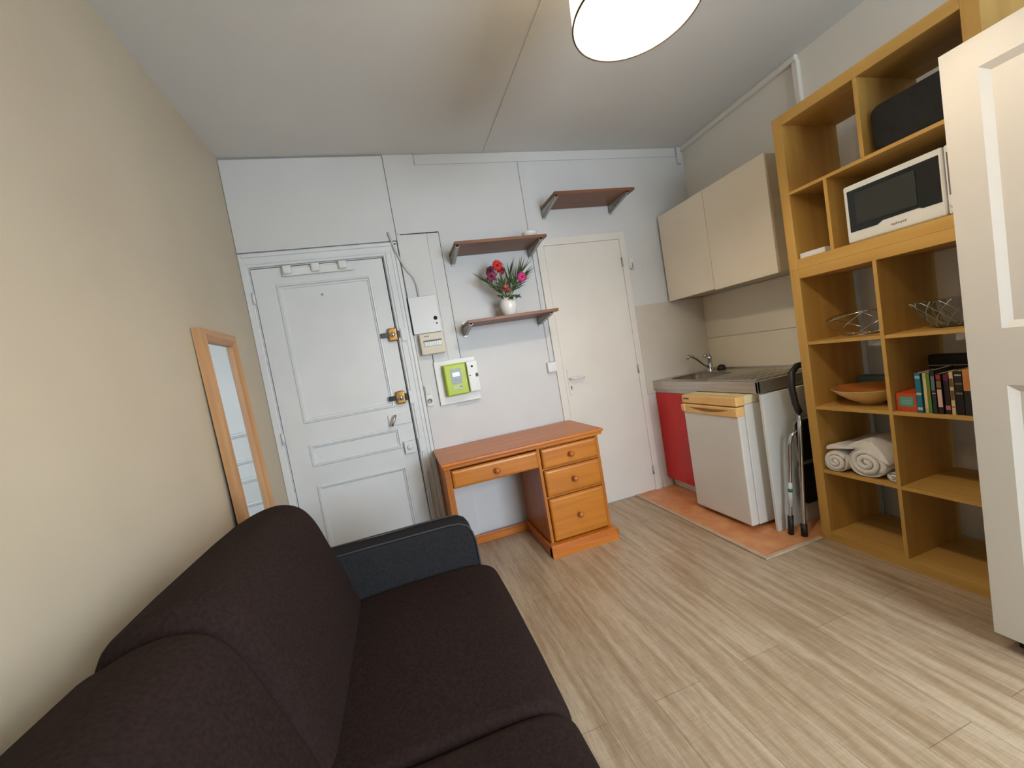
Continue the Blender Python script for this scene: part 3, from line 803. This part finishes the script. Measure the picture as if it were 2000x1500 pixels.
t = thing('sink_worktop', 'stainless steel sink top with drainboard in the kitchen corner', 'sink', (3.1, -0.51, 0.83))
ZT = 0.903
b = B()
def rr(x0, x1, y0, y1, r, z, n=6):
    pts = []
    for cx, cy, a0 in ((x1 - r, y1 - r, 0), (x0 + r, y1 - r, 90), (x0 + r, y0 + r, 180), (x1 - r, y0 + r, 270)):
        for k in range(n + 1):
            a = math.radians(a0 + 90 * k / n); pts.append((cx + r * math.cos(a), cy + r * math.sin(a), z))
    return pts
BX0, BX1, BY0, BY1 = 2.885, 3.205, -0.487, -0.085
inner = rr(BX0, BX1, BY0, BY1, 0.09, ZT)
ox0, ox1, oy0, oy1 = 2.806, 3.408, -1.020, -0.011
outer = []
for x, y, z in inner:
    outer.append((min(max(x, ox0), ox1), y, z))
# plate = ring round the bowl plus the rest
lo_ = rr(ox0, ox1, -0.62, oy1, 0.002, ZT)
b.loft([lo_, inner], True, False, smooth=False)
b.box(ox0, ox1, oy0, -0.62, ZT - 0.004, ZT)
b.box(ox0, ox0 + 0.018, oy0, oy1, 0.832, ZT - 0.001, bev=0.003)
b.box(ox0, ox1, oy0, oy0 + 0.018, 0.832, ZT - 0.001, bev=0.003)
b.box(ox1 - 0.012, ox1, oy0, oy1, ZT - 0.002, ZT + 0.012, bev=0.003)
b.box(ox0 + 0.018, ox1 - 0.002, oy0 + 0.018, -0.60, 0.842, 0.862)
b.build('worktop', STEEL, t)
bs = B()
bs.loft([rr(BX0, BX1, BY0, BY1, 0.09, ZT), rr(BX0 + .012, BX1 - .012, BY0 + .012, BY1 - .012, 0.085, ZT - 0.012),
         rr(BX0 + .03, BX1 - .03, BY0 + .03, BY1 - .03, 0.075, ZT - 0.13), rr(BX0 + .06, BX1 - .06, BY0 + .06, BY1 - .06, 0.06, ZT - 0.15)], True, False)
bs.quad(rr(BX0 + .06, BX1 - .06, BY0 + .06, BY1 - .06, 0.06, ZT - 0.15))
bsn = bs.build('basin', mat('dark basin steel', (150, 142, 132), (130, 122, 112), rough=0.28, metal=0.9), t)
B().cyl((3.045, -0.32, ZT - 0.149), (3.045, -0.32, ZT - 0.144), 0.032, 20).build('drain', CHROME, bsn)
db = B()
for k in range(6):
    y = -0.66 - k * 0.055
    db.box(2.90, 3.30, y - 0.009, y + 0.009, ZT - 0.001, ZT + 0.004, bev=0.003)
db.box(2.84, 3.34, -0.985, -0.975, ZT - 0.001, ZT + 0.006, bev=0.003); db.box(2.836, 2.846, -0.985, -0.60, ZT - 0.001, ZT + 0.006, bev=0.003)
db.build('drainboard', STEEL, t)
FX, FY = 3.262, -0.160
fb = B().lathe([(0.026, ZT), (0.026, ZT + 0.006), (0.021, ZT + 0.012), (0.021, ZT + 0.095), (0.024, ZT + 0.104), (0.024, ZT + 0.120), (0.018, ZT + 0.132), (0.0, ZT + 0.136)], (FX, FY, 0), 22)
fc = fb.build('faucet', CHROME, t)
B().tube([(FX, FY, ZT + 0.030), (FX - 0.06, FY - 0.004, ZT + 0.068), (FX - 0.13, FY - 0.008, ZT + 0.125), (FX - 0.175, FY - 0.01, ZT + 0.152), (FX - 0.205, FY - 0.012, ZT + 0.155), (FX - 0.222, FY - 0.013, ZT + 0.138)], 0.011, 12).build('spout', CHROME, fc)
B().tube([(FX + 0.006, FY, ZT + 0.128), (FX - 0.022, FY - 0.004, ZT + 0.138), (FX - 0.055, FY - 0.006, ZT + 0.132)], 0.011, 10, taper=[1.3, 1.1, 0.7]).build('lever', CHROME, fc)
o = B().lathe([(0.0, 0.0), (0.031, 0.0), (0.035, 0.006), (0.033, 0.020), (0.025, 0.033), (0.012, 0.041), (0.0, 0.042)], (3.345, -0.190, ZT + 0.0005), 22).build('sink_plug', BLACK)
tag(o, 'black rubber sink plug on the steel top behind the faucet', 'plug')

t = thing('base_cabinet', 'low cabinet with a plain red door under the sink', 'cabinet', (3.1, -0.22, 0.0))
B().box(2.842, 3.405, -0.470, -0.012, 0.078, 0.748).build('carcass', CABSIDE, t)
B().box(2.822, 2.840, -0.470, -0.006, 0.080, 0.802, bev=0.002).build('door', RED, t)
B().box(2.826, 2.846, -0.486, -0.0115, 0.803, 0.8315, bev=0.001).build('top_rail', STEEL, t)
B().box(2.872, 2.890, -0.470, -0.015, 0.004, 0.078).build('plinth', PLASTIC, t)

t = thing('fridge', 'small white under-counter fridge with yellowed top trim', 'fridge', (2.95, -0.74, 0.004))
FY0, FY1 = -0.968, -0.496
B().box(2.748, 3.30, FY0 + 0.004, FY1 - 0.004, 0.028, 0.775, bev=0.006).build('body', FRIDGEW, t)
B().box(2.688, 2.742, FY0, FY1, 0.032, 0.752, bev=0.008, seg=3).build('door', FRIDGEW, t)
hb = B().box(2.680, 2.7425, FY0 - 0.001, FY1 + 0.001, 0.704, 0.766, bev=0.008, seg=3)
hb.box(2.672, 2.70, FY1 - 0.03, FY1 + 0.008, 0.712, 0.764, bev=0.010)
hnd = hb.build('door_handle_strip', YELLOWED, t)
gp = B()
gp.poly_prism([(2.6795, FY0 + 0.055 + 0.355 * k / 16, 0.748 - (0.022 * math.sin(PI * k / 16))) for k in range(17)], (0.004, 0, 0))
gp.build('grip_recess', mat('brown grip recess', (150, 98, 44)), hnd)
tt = B().box(2.684, 2.752, FY0 - 0.001, FY1 + 0.001, 0.772, 0.828, bev=0.006)
B().box(2.750, 3.30, FY0 + 0.001, FY1 - 0.001, 0.7755, 0.8275, bev=0.004).build('top_slab', mat('pale yellowed top', (236, 222, 180), (230, 214, 168), rough=0.4), t)
tpn = tt.build('top_trim', YELLOWED, t)
B().box(2.6828, 2.6848, FY1 - 0.072, FY1 - 0.018, 0.800, 0.808).build('maker_badge', mat('dark badge', (74, 52, 30)), tpn)
for x in (2.80, 3.25):
    for y in (FY0 + 0.05, FY1 - 0.05):
        B().cyl((x, y, 0.004), (x, y, 0.030), 0.015, 12).build('foot', BLACK, t)

b = B().box(2.790, 3.385, -1.052, -1.034, 0.0045, 0.8285, bev=0.002)
b.xform(Matrix.Translation((0, -1.03, 0)) @ Matrix.Shear('XZ', 4, (0.0, 0.0)) @ Matrix.Translation((0, 1.03, 0)))
o = b.build('end_panel', mat('white melamine panel', (224, 224, 220), (218, 218, 213), rough=0.5))
tag(o, 'tall white melamine panel closing the kitchen unit beside the fridge', 'panel')

# folding step stool in the gap before the shelving
t = thing('step_stool', 'folded chrome step stool with black treads between panel and shelving', 'step stool', (3.08, -1.13, 0.004))
for x, s in ((2.905, 1), (3.285, -1)):
    def P(dx, y, z): return (x + dx * s, y, z)
    B().tube([P(0.035, -1.152, 0.700), P(0.018, -1.160, 0.675), P(0.004, -1.165, 0.62), P(-0.018, -1.164, 0.40), P(-0.052, -1.162, 0.06), P(-0.054, -1.162, 0.03)], 0.0115, 12).build('front_leg', CHROME, t)
    B().tube([P(0.002, -1.146, 0.605), P(-0.026, -1.130, 0.578), P(-0.040, -1.124, 0.52), P(-0.058, -1.120, 0.35), P(-0.086, -1.112, 0.10), P(-0.089, -1.110, 0.06)], 0.010, 12).build('rear_leg', CHROME, t)
    B().tube([P(-0.051, -1.162, 0.075), P(-0.056, -1.162, 0.0055)], 0.017, 12).build('foot_cap', BLACK, t)
    B().tube([P(-0.084, -1.1135, 0.115), P(-0.091, -1.108, 0.0055)], 0.0155, 12).build('foot_cap', BLACK, t)
B().tube([(2.938, -1.150, 0.705), (2.922, -1.146, 0.76), (2.918, -1.140, 0.85), (2.934, -1.134, 0.93), (2.985, -1.130, 0.965), (3.10, -1.130, 0.972),
          (3.205, -1.130, 0.965), (3.256, -1.134, 0.93), (3.272, -1.140, 0.85), (3.268, -1.146, 0.76), (3.252, -1.150, 0.705)], 0.0175, 12).build('handle_grip', BLACK, t)
for z0, z1 in ((0.40, 0.645), (0.145, 0.385)):
    tr = B()
    def slab(y0, y1, ins):
        def loop(y):
            return [(x, y, z) for x, z, _ in rr(2.945 + ins, 3.265 - ins, z0 + ins, z1 - ins, 0.028, 0)]
        tr.loft([loop(y0), loop(y1)], True, True, smooth=False)
    slab(-1.112, -1.094, 0.004)
    td = tr.build('tread', BLACK, t)
    loop = [(x, -1.103, z) for x, z, _ in rr(2.942, 3.268, z0, z1, 0.030, 0)]
    B().tube(loop + [loop[0]], 0.006, 8).build('tread_edging', mat('grey rubber edging', (150, 150, 142), rough=0.6), td)
B().cyl((2.8285, -1.1155, 0.17), (2.8425, -1.1190, 0.31), 0.0112, 14).build('sticker', mat('white sticker', (222, 222, 216)), t)
B().cyl((2.8372, -1.1177, 0.255), (2.8392, -1.1182, 0.275), 0.0117, 14).build('sticker_mark', mat('green mark', (40, 120, 70)), t)

# ------------------------------------------------------------------ open shelving (two stacked units)
SX0, SX1, SY0, SY1 = 2.913, 3.303, -2.004, -1.216
def shelf_unit(z0, z1, label, rows, dividers):
    t = thing('shelving_unit', label, 'shelving', ((SX0 + SX1) / 2, (SY0 + SY1) / 2, z0), 'birch open shelving')
    th = 0.050
    for y in (SY0, SY1 - th):
        B().box(SX0, SX1, y, y + th, z0, z1, bev=0.0015).build('side_panel', BIRCHZ, t)
    B().box(SX0 + 0.0005, SX1, SY0 + th, SY1 - th, z0, z0 + th, bev=0.0015).build('bottom_panel', BIRCHY, t)
    B().box(SX0 + 0.0005, SX1, SY0 + th, SY1 - th, z1 - th, z1, bev=0.0015).build('top_panel', BIRCHY, t)
    for (za, zb, y) in dividers:
        B().box(SX0 + 0.002, SX1 - 0.001, y - 0.008, y + 0.008, za, zb, bev=0.001).build('divider', BIRCHZ, t)
    for (z, ya, yb) in rows:
        B().box(SX0 + 0.003, SX1 - 0.001, ya, yb, z - 0.016, z, bev=0.001).build('shelf_board', BIRCHY, t)
    return t
YA, YB, YM = SY0 + 0.05, SY1 - 0.05, -1.610
rows = []
for z in (0.401, 0.752, 1.103):
    rows += [(z, YA, YM - 0.008), (z, YM + 0.008, YB)]
shelf_unit(0.0, 1.490, 'lower birch shelving unit of eight open cells standing on the floor', rows, [(0.05, 1.44, YM)])
shelf_unit(1.490, 2.280, 'upper birch shelving unit holding the microwave, stacked on the lower one', [(1.892, YA, YB)], [(1.54, 1.876, -1.443), (1.892, 2.23, YM)])

# things on the shelving
t = thing('microwave', 'white microwave with a black glass door on the upper shelving', 'microwave', (3.1, -1.72, 1.5405))
MY0, MY1, MZ0, MZ1 = -1.944, -1.508, 1.5405, 1.802
B().box(2.965, 3.29, MY0 + 0.004, MY1 - 0.004, MZ0 + 0.006, MZ1 - 0.002, bev=0.008).build('housing', PLASTIC, t)
fb = B().box(2.925, 2.968, MY0 + 0.080, MY1, MZ0 + 0.002, MZ1, bev=0.010, seg=3)
dr = fb.build('door', PLASTIC, t)
wy0, wy1 = MY0 + 0.090, MY1 - 0.018
wp = [(2.9235, wy1, MZ0 + 0.050), (2.9235, wy1, MZ1 - 0.026), (2.9235, wy0, MZ1 - 0.026), (2.9235, wy0, MZ0 + 0.058),
      (2.9235, wy0 + 0.060, MZ0 + 0.058), (2.9235, wy0 + 0.072, MZ0 + 0.064), (2.9235, wy0 + 0.20, MZ0 + 0.062), (2.9235, wy0 + 0.222, MZ0 + 0.050)]
B().poly_prism(wp, (0.004, 0, 0)).build('door_window', mat('black microwave glass', (30, 32, 29), rough=0.16), dr)
B().box(2.9215, 2.9238, wy0 + 0.075, wy1 - 0.03, MZ0 + 0.078, MZ1 - 0.045).build('inner_screen', mat('dark green screen mesh', (42, 44, 38), rough=0.3), dr)
bd = B()
for k in range(7): bd.box(2.9236, 2.9255, MY0 + 0.208 + k * 0.008, MY0 + 0.213 + k * 0.008, MZ0 + 0.029 - (k in (2, 5)) * 0.002, MZ0 + 0.035 + (k in (0, 4)) * 0.002)
bd.build('maker_name', mat('grey lettering', (138, 132, 124)), dr)
cp = B().box(2.926, 2.968, MY0, MY0 + 0.077, MZ0 + 0.002, MZ1, bev=0.008).build('control_panel', PLASTIC, t)
B().box(2.9245, 2.928, MY0 + 0.010, MY0 + 0.068, MZ0 + 0.075, MZ1 - 0.028).build('control_window', mat('grey brown panel', (112, 102, 90)), cp)
B().lathe([(0.024, 2.928), (0.024, 2.914), (0.020, 2.909), (0.0, 2.908)], (0, MY0 + 0.044, MZ0 + 0.042), 20, 'X').build('dial', PLASTIC, cp)

ca = B()
loops = []
for x, ins in ((2.945, 0.012), (2.951, 0.003), (2.965, 0.0), (3.18, 0.0), (3.20, 0.010)):
    loops.append([(x, y, z) for y, z, _ in rr(-1.945 + ins, -1.632 - ins, 1.8925 + ins, 2.085 - ins, 0.035, 0)])
ca.loft(loops, True, True)
o = ca.build('soft_case', mat('black fabric case', (20, 20, 21), (26, 26, 27), rough=0.8, scale=60, bump=0.3))
tag(o, 'black rounded case in the top right cell of the shelving', 'case')

o = B().box(2.925, 3.02, -1.400, -1.272, 1.5405, 1.568, bev=0.004).build('white_box', PLASTIC)
tag(o, 'small flat white box in the narrow cell left of the microwave', 'box')

# wire bowl
t = thing('wire_bowl', 'openwork chrome wire bowl in the upper left cell of the lower shelving', 'bowl', (3.075, -1.43, 1.103))
WC = Vector((3.075, -1.432, 1.1035))
def circ(r, z, w=0.0, k=0, n=40):
    return [WC + Vector((r * math.cos(2 * PI * i / n), r * math.sin(2 * PI * i / n), z + w * math.sin(k * 2 * PI * i / n))) for i in range(n + 1)]
B().tube(circ(0.142, 0.105, 0.014, 2), 0.0028, 6).build('rim_wire', CHROME, t)
B().tube(circ(0.060, 0.004), 0.003, 6).build('foot_ring', CHROME, t)
for j in range(6):
    a0 = 2 * PI * j / 6
    pts = []
    for i in range(15):
        f = i / 14; a = a0 + 1.7 * f
        r = 0.055 + 0.088 * math.sin(f * PI / 2); z = 0.004 + 0.102 * f ** 1.4
        pts.append(WC + Vector((r * math.cos(a), r * math.sin(a), z + 0.014 * math.sin(2 * a) * f)))
    B().tube(pts, 0.0021, 6).build('swirl_wire', CHROME, t)
# cut glass bowl
t = thing('glass_bowl', 'clear patterned glass bowl in the upper right cell of the lower shelving', 'bowl', (3.10, -1.80, 1.103))
b = B(); rings = []
GC = Vector((3.10, -1.782, 1.1035))
prof = [(0.070, 0.0), (0.078, 0.006), (0.105, 0.045), (0.128, 0.085), (0.142, 0.120)]
for r, z in prof:
    rings.append([GC + Vector((r * (1 + 0.018 * (k % 2)) * math.cos(2 * PI * k / 48), r * (1 + 0.018 * (k % 2)) * math.sin(2 * PI * k / 48), z)) for k in range(48)])
for r, z in reversed(prof):
    rings.append([GC + Vector(((r - 0.006) * math.cos(2 * PI * k / 48), (r - 0.006) * math.sin(2 * PI * k / 48), z + (0.006 if z < .11 else 0))) for k in range(48)])
b.loft(rings, True, True, smooth=False)
b.build('bowl', clear_glass('cut glass'), t)
for sgn in (-1, 1):
    for j in range(14):
        a0 = 2 * PI * j / 14; pts = []
        for i in range(9):
            f = i / 8; r = 0.079 + 0.066 * f; a = a0 + sgn * 0.8 * f
            pts.append(GC + Vector((r * math.cos(a), r * math.sin(a), 0.008 + 0.110 * f)))
        B().tube(pts, 0.0016, 5).build('cut_rib', mat('frosted rib', (206, 208, 196), rough=0.25) if (j == 0 and sgn < 0) else bpy.data.materials['frosted rib'], t)
# wooden bowl
t = thing('wooden_bowl', 'wide pale wooden bowl with an orange brown inside on the shelving', 'bowl', (3.07, -1.42, 0.752))
b = B().lathe([(0.0, 0.0), (0.048, 0.0), (0.052, 0.006), (0.095, 0.028), (0.135, 0.058), (0.158, 0.080), (0.160, 0.083), (0.157, 0.083)], (3.075, -1.435, 0.7525), 44, cap=False)
b.build('outside', mat('pale maple', (236, 206, 150), (222, 188, 128), rough=0.35, scale=12, coat=0.2), t)
B().lathe([(0.157, 0.083), (0.150, 0.076), (0.120, 0.052), (0.08, 0.030), (0.04, 0.017), (0.0, 0.013)], (3.075, -1.435, 0.7525), 44, cap=False).build('inside', mat('orange brown stain', (206, 136, 70), (186, 114, 52), rough=0.4, scale=12), t)
o = B().box(3.235, 3.298, -1.410, -1.275, 0.7525, 0.862, bev=0.002).build('teal_box', mat('faded teal card', (98, 134, 128), (84, 116, 110), rough=0.6))
tag(o, 'faded teal box standing behind the wooden bowl', 'box')

t = thing('orange_box', 'orange card box with a teal label left of the books', 'box', (3.0, -1.655, 0.7525))
B().box(2.940, 3.09, -1.697, -1.622, 0.7525, 0.834, bev=0.001).build('carton', mat('orange card', (206, 82, 42), (190, 66, 32), rough=0.5), t)
lb = B().box(2.9385, 2.9405, -1.686, -1.634, 0.775, 0.818).build('label', mat('teal label', (86, 160, 140)), t)
for k in range(3): B().box(2.9375, 2.9388, -1.680, -1.642, 0.785 + k * 0.008, 0.788 + k * 0.008).build('label_line', mat('pale print', (150, 190, 176)), lb)

books = [  # y0, y1, height, depth, colour, label, extras
    (-1.724, -1.703, 0.174, 0.125, (28, 110, 136), 'blue paperback, first in the row beside the orange box', [((196, 196, 180), 0.012, 0.024), ((206, 196, 160), 0.078, 0.088), ((150, 186, 196), 0.150, 0.162)]),
    (-1.741, -1.726, 0.173, 0.125, (206, 190, 132), 'thin pale yellow paperback between the blue and the green book', [((224, 206, 150), 0.02, 0.15)]),
    (-1.755, -1.742, 0.171, 0.120, (96, 136, 36), 'thin lime green paperback near the row start', [((150, 118, 40), 0.07, 0.10)]),
    (-1.772, -1.7565, 0.186, 0.125, (34, 38, 46), 'tall navy paperback with a grey upper spine', [((104, 112, 120), 0.100, 0.160), ((190, 190, 190), 0.086, 0.0885)]),
    (-1.792, -1.7735, 0.170, 0.125, (44, 26, 22), 'dark paperback with a pale pink spine label', [((218, 178, 160), 0.030, 0.104), ((150, 40, 40), 0.146, 0.166), ((120, 96, 50), 0.112, 0.140)]),
    (-1.8125, -1.7935, 0.167, 0.125, (38, 28, 30), 'black and maroon paperback with a pink slanting band at its foot', [((120, 20, 70), 0.140, 0.163), ((176, 96, 108), 0.018, 0.036)]),
    (-1.828, -1.814, 0.177, 0.130, (214, 188, 142), 'cream paperback with brown lettering down the spine', [((110, 76, 44), 0.030, 0.034), ((110, 76, 44), 0.06, 0.10), ((110, 76, 44), 0.115, 0.15)]),
    (-1.854, -1.8295, 0.180, 0.135, (26, 22, 20), 'thick black paperback with small pale dots', [((180, 170, 160), 0.160, 0.166), ((110, 104, 96), 0.125, 0.131), ((120, 112, 96), 0.085, 0.092)]),
    (-1.88, -1.8555, 0.190, 0.135, (34, 32, 30), 'black paperback with an orange top, last one visible in the row', [((196, 128, 66), 0.100, 0.188)]),
]
PAPER = mat('book page edges', (206, 184, 148), (190, 166, 128), rough=0.9, scale=5, stretch=(1, 200, 1))
for (ya, yb, h, d, c, lab, ex) in books:
    t = thing('book', lab, 'book', (2.99, (ya + yb) / 2, 0.7525), 'paperbacks in the lower shelving')
    x0 = 2.932 + random.uniform(-0.004, 0.004); z0 = 0.7525
    cvb = B(); cvb.box(x0, x0 + 0.002, ya, yb, z0, z0 + h); cvb.box(x0, x0 + d, ya, ya + 0.0012, z0, z0 + h); cvb.box(x0, x0 + d, yb - 0.0012, yb, z0, z0 + h)
    cm = mat('cover ' + lab[:14], c, rough=0.45)
    co = cvb.build('cover', cm, t)
    B().box(x0 + 0.002, x0 + d - 0.002, ya + 0.0012, yb - 0.0012, z0 + 0.002, z0 + h - 0.002).build('pages', PAPER, t)
    for (cc, za, zb) in ex:
        B().box(x0 - 0.0006, x0 + 0.001, ya + 0.002, yb - 0.002, z0 + za, z0 + zb).build('spine_print', mat('spine print', cc, rough=0.5), co)
t = thing('flat_case', 'large flat black case standing upright behind the books', 'case', (3.17, -1.79, 0.7525))
B().box(3.140, 3.185, -1.945, -1.640, 0.7525, 0.975, bev=0.006).build('shell', BLACK, t)
B().box(3.136, 3.1405, -1.943, -1.642, 0.925, 0.929).build('edge_strip', mat('pale edge strip', (176, 168, 156)), t)

# towels
def towel_roll(name, label, yc, zc, ry, rz, x0, x1, turns, seed):
    rnd = random.Random(seed)
    t = thing(name, label, 'towel', ((x0 + x1) / 2, yc, zc - rz), 'white rolled towels')
    prof = []
    n = 44
    ph = rnd.uniform(0, 6)
    def ring(x, k, wob):
        return [(x + 0.004 * math.sin(3 * a + ph), yc + ry * k * math.cos(a) * (1 + wob * math.sin(2 * a + ph + x * 9)), max(zc - rz + 0.001, zc + rz * k * math.sin(a) * (1 + wob * math.sin(3 * a + ph + x * 7)))) for a in [2 * PI * i / n for i in range(n)]]
    xs = [x0 + 0.012, x0 + 0.004, x0, x0 + 0.01] + [x0 + (x1 - x0) * f for f in (0.15, 0.3, 0.45, 0.6, 0.75, 0.9)] + [x1]
    ks = [0.86, 0.94, 0.985, 1.0] + [1.02, 0.99, 1.02, 1.0, 1.01, 1.0] + [0.95]
    B().loft([ring(x, k, 0.03) for x, k in zip(xs, ks)], True, True).build('roll', TOWEL, t)
    sp = []
    for i in range(int(turns * 26) + 1):
        a = 2 * PI * i / 26 + ph; f = i / (turns * 26)
        sp.append((x0 + 0.006 - 0.010 * (1 - f), yc + ry * (0.10 + 0.78 * f) * math.cos(a), zc + rz * (0.10 + 0.78 * f) * math.sin(a)))
    B().tube(sp, min(ry, rz) * 0.5 / (turns + 0.6) , 8).build('rolled_edge', TOWEL, t)
    return t
towel_roll('rolled_towel', 'white rolled towel at the left end of its shelving cell', -1.328, 0.4575, 0.058, 0.055, 2.925, 3.25, 2.2, 3)
towel_roll('rolled_towel', 'biggest white rolled towel in the middle of the cell', -1.470, 0.4760, 0.084, 0.074, 2.935, 3.25, 2.4, 8)
towel_roll('rolled_towel', 'thin white rolled towel on the right beside the cell divider', -1.572, 0.424, 0.024, 0.0215, 2.945, 3.22, 1.5, 5)
fl = B(); rings = []
path = [(-1.282, 0.517), (-1.30, 0.531), (-1.335, 0.531), (-1.372, 0.534), (-1.41, 0.560), (-1.455, 0.577), (-1.50, 0.571), (-1.545, 0.536), (-1.572, 0.486)]
th = 0.020
for x, k in ((2.936, 0.55), (2.940, 0.9), (2.952, 1.0), (3.05, 1.05), (3.16, 1.0), (3.245, 0.95), (3.25, 0.6)):
    r = []
    for y, z in path: r.append((x + 0.010 * math.sin(y * 45), y, z + th * 0.5 * k + 0.006 * math.sin(x * 45 + y * 38)))
    for y, z in reversed(path): r.append((x + 0.010 * math.sin(y * 45), y, z - th * 0.5 * k + 0.002 * math.sin(x * 50 + y * 20)))
    rings.append(r)
fl.loft(rings, True, True)
o = fl.build('folded_towel', TOWEL)
sb = o.modifiers.new('soften', 'SUBSURF'); sb.levels = 1; sb.render_levels = 2
tag(o, 'folded white towel draped over the rolled towels', 'towel')

# ------------------------------------------------------------------ wardrobe
t = thing('wardrobe', 'tall white wardrobe with panelled doors at the right edge', 'wardrobe', (2.93, -2.55, 0.0))
WY0, WY1 = -3.10, -2.030
B().box(2.640, 3.24, WY0, WY1 - 0.002, 0.066, 1.993, bev=0.002).build('carcass', WARDW, t)
B().box(2.680, 3.22, WY0 + 0.02, WY1 - 0.03, 0.004, 0.066).build('plinth', BLACK, t)
for a, c2 in ((WY1, WY1 - 0.533), (WY1 - 0.537, WY0)):
    pb = panel_board(lambda u, v, w: (2.617 - w, -u, v), -a, -c2, 0.064, 1.996, -a + 0.085, -c2 - 0.085,
                     [(0.155, 0.938), (1.118, 1.906)], bev=0.022, depth=0.012, thick=0.021)
    dr = pb.build('door', WARDW, t)
    ky = (c2 + 0.035) if a == WY1 else (a - 0.035)
    B().lathe([(0.008, 2.616), (0.008, 2.602), (0.015, 2.596), (0.014, 2.586), (0.0, 2.584)], (0, ky, 1.03), 18, 'X').build('knob', CHROME, dr)

# ------------------------------------------------------------------ pendant lamp
LX, LY, LZ, LR = 1.737, -1.759, 2.300, 0.203
t = thing('pendant_lamp', 'lit pendant lamp with a cream drum shade hanging from the ceiling', 'lamp', (LX, LY, LZ))
def shade_material():
    mt = bpy.data.materials.new('lampshade cloth lit'); mt.use_nodes = True
    nt = mt.node_tree; N = nt.nodes; L = nt.links
    for n in list(N): N.remove(n)
    out = N.new('ShaderNodeOutputMaterial'); d = N.new('ShaderNodeBsdfDiffuse'); tr = N.new('ShaderNodeBsdfTranslucent'); mx = N.new('ShaderNodeMixShader')
    d.inputs[0].default_value = rgb((250, 240, 216)); tr.inputs[0].default_value = rgb((250, 236, 206)); mx.inputs[0].default_value = 0.10
    L.new(d.outputs[0], mx.inputs[1]); L.new(tr.outputs[0], mx.inputs[2]); L.new(mx.outputs[0], out.inputs[0])
    return mt
sh = B()
sh.loft([[(LX + r * math.cos(2 * PI * k / 64), LY + r * math.sin(2 * PI * k / 64), z) for k in range(64)] for r, z in ((LR, LZ), (LR - 0.004, LZ + 0.11), (LR - 0.008, LZ + 0.285))], True, False)
sh.build('lamp_shade', shade_material(), t)
RIMM = mat('brown shade binding', (58, 48, 38))
for r, z in ((LR, LZ), (LR - 0.008, LZ + 0.285)):
    B().tube([(LX + r * math.cos(2 * PI * k / 64), LY + r * math.sin(2 * PI * k / 64), z) for k in range(65)], 0.0034, 8, cap=False).build('shade_rim', RIMM, t)
sp = B()
for k in range(3):
    a = 2 * PI * k / 3 + 0.4
    sp.cyl((LX, LY, LZ + 0.26), (LX + (LR - 0.008) * math.cos(a), LY + (LR - 0.008) * math.sin(a), LZ + 0.283), 0.002, 6)
sp.build('shade_spider', CHROME, t)
B().cyl((LX, LY, LZ + 0.13), (LX, LY, LZ + 0.275), 0.019, 16).build('bulb_socket', PLASTIC, t)
B().cyl((LX, LY, LZ + 0.27), (LX, LY, ZC - 0.028), 0.003, 8).build('cord', PLASTIC, t)
B().lathe([(0.0, 0.0), (0.02, 0.0), (0.045, 0.012), (0.05, 0.0275), (0.0, 0.0275)], (LX, LY, ZC - 0.028), 24).build('ceiling_rose', PLASTIC, t)
B().lathe([(0.0, 0.045), (0.015, 0.048), (0.027, 0.062), (0.032, 0.082), (0.027, 0.105), (0.017, 0.125), (0.014, 0.1295)], (LX, LY, LZ), 22).build('bulb', glow('glowing bulb', (255, 240, 218), LAMP_STRENGTH), t)
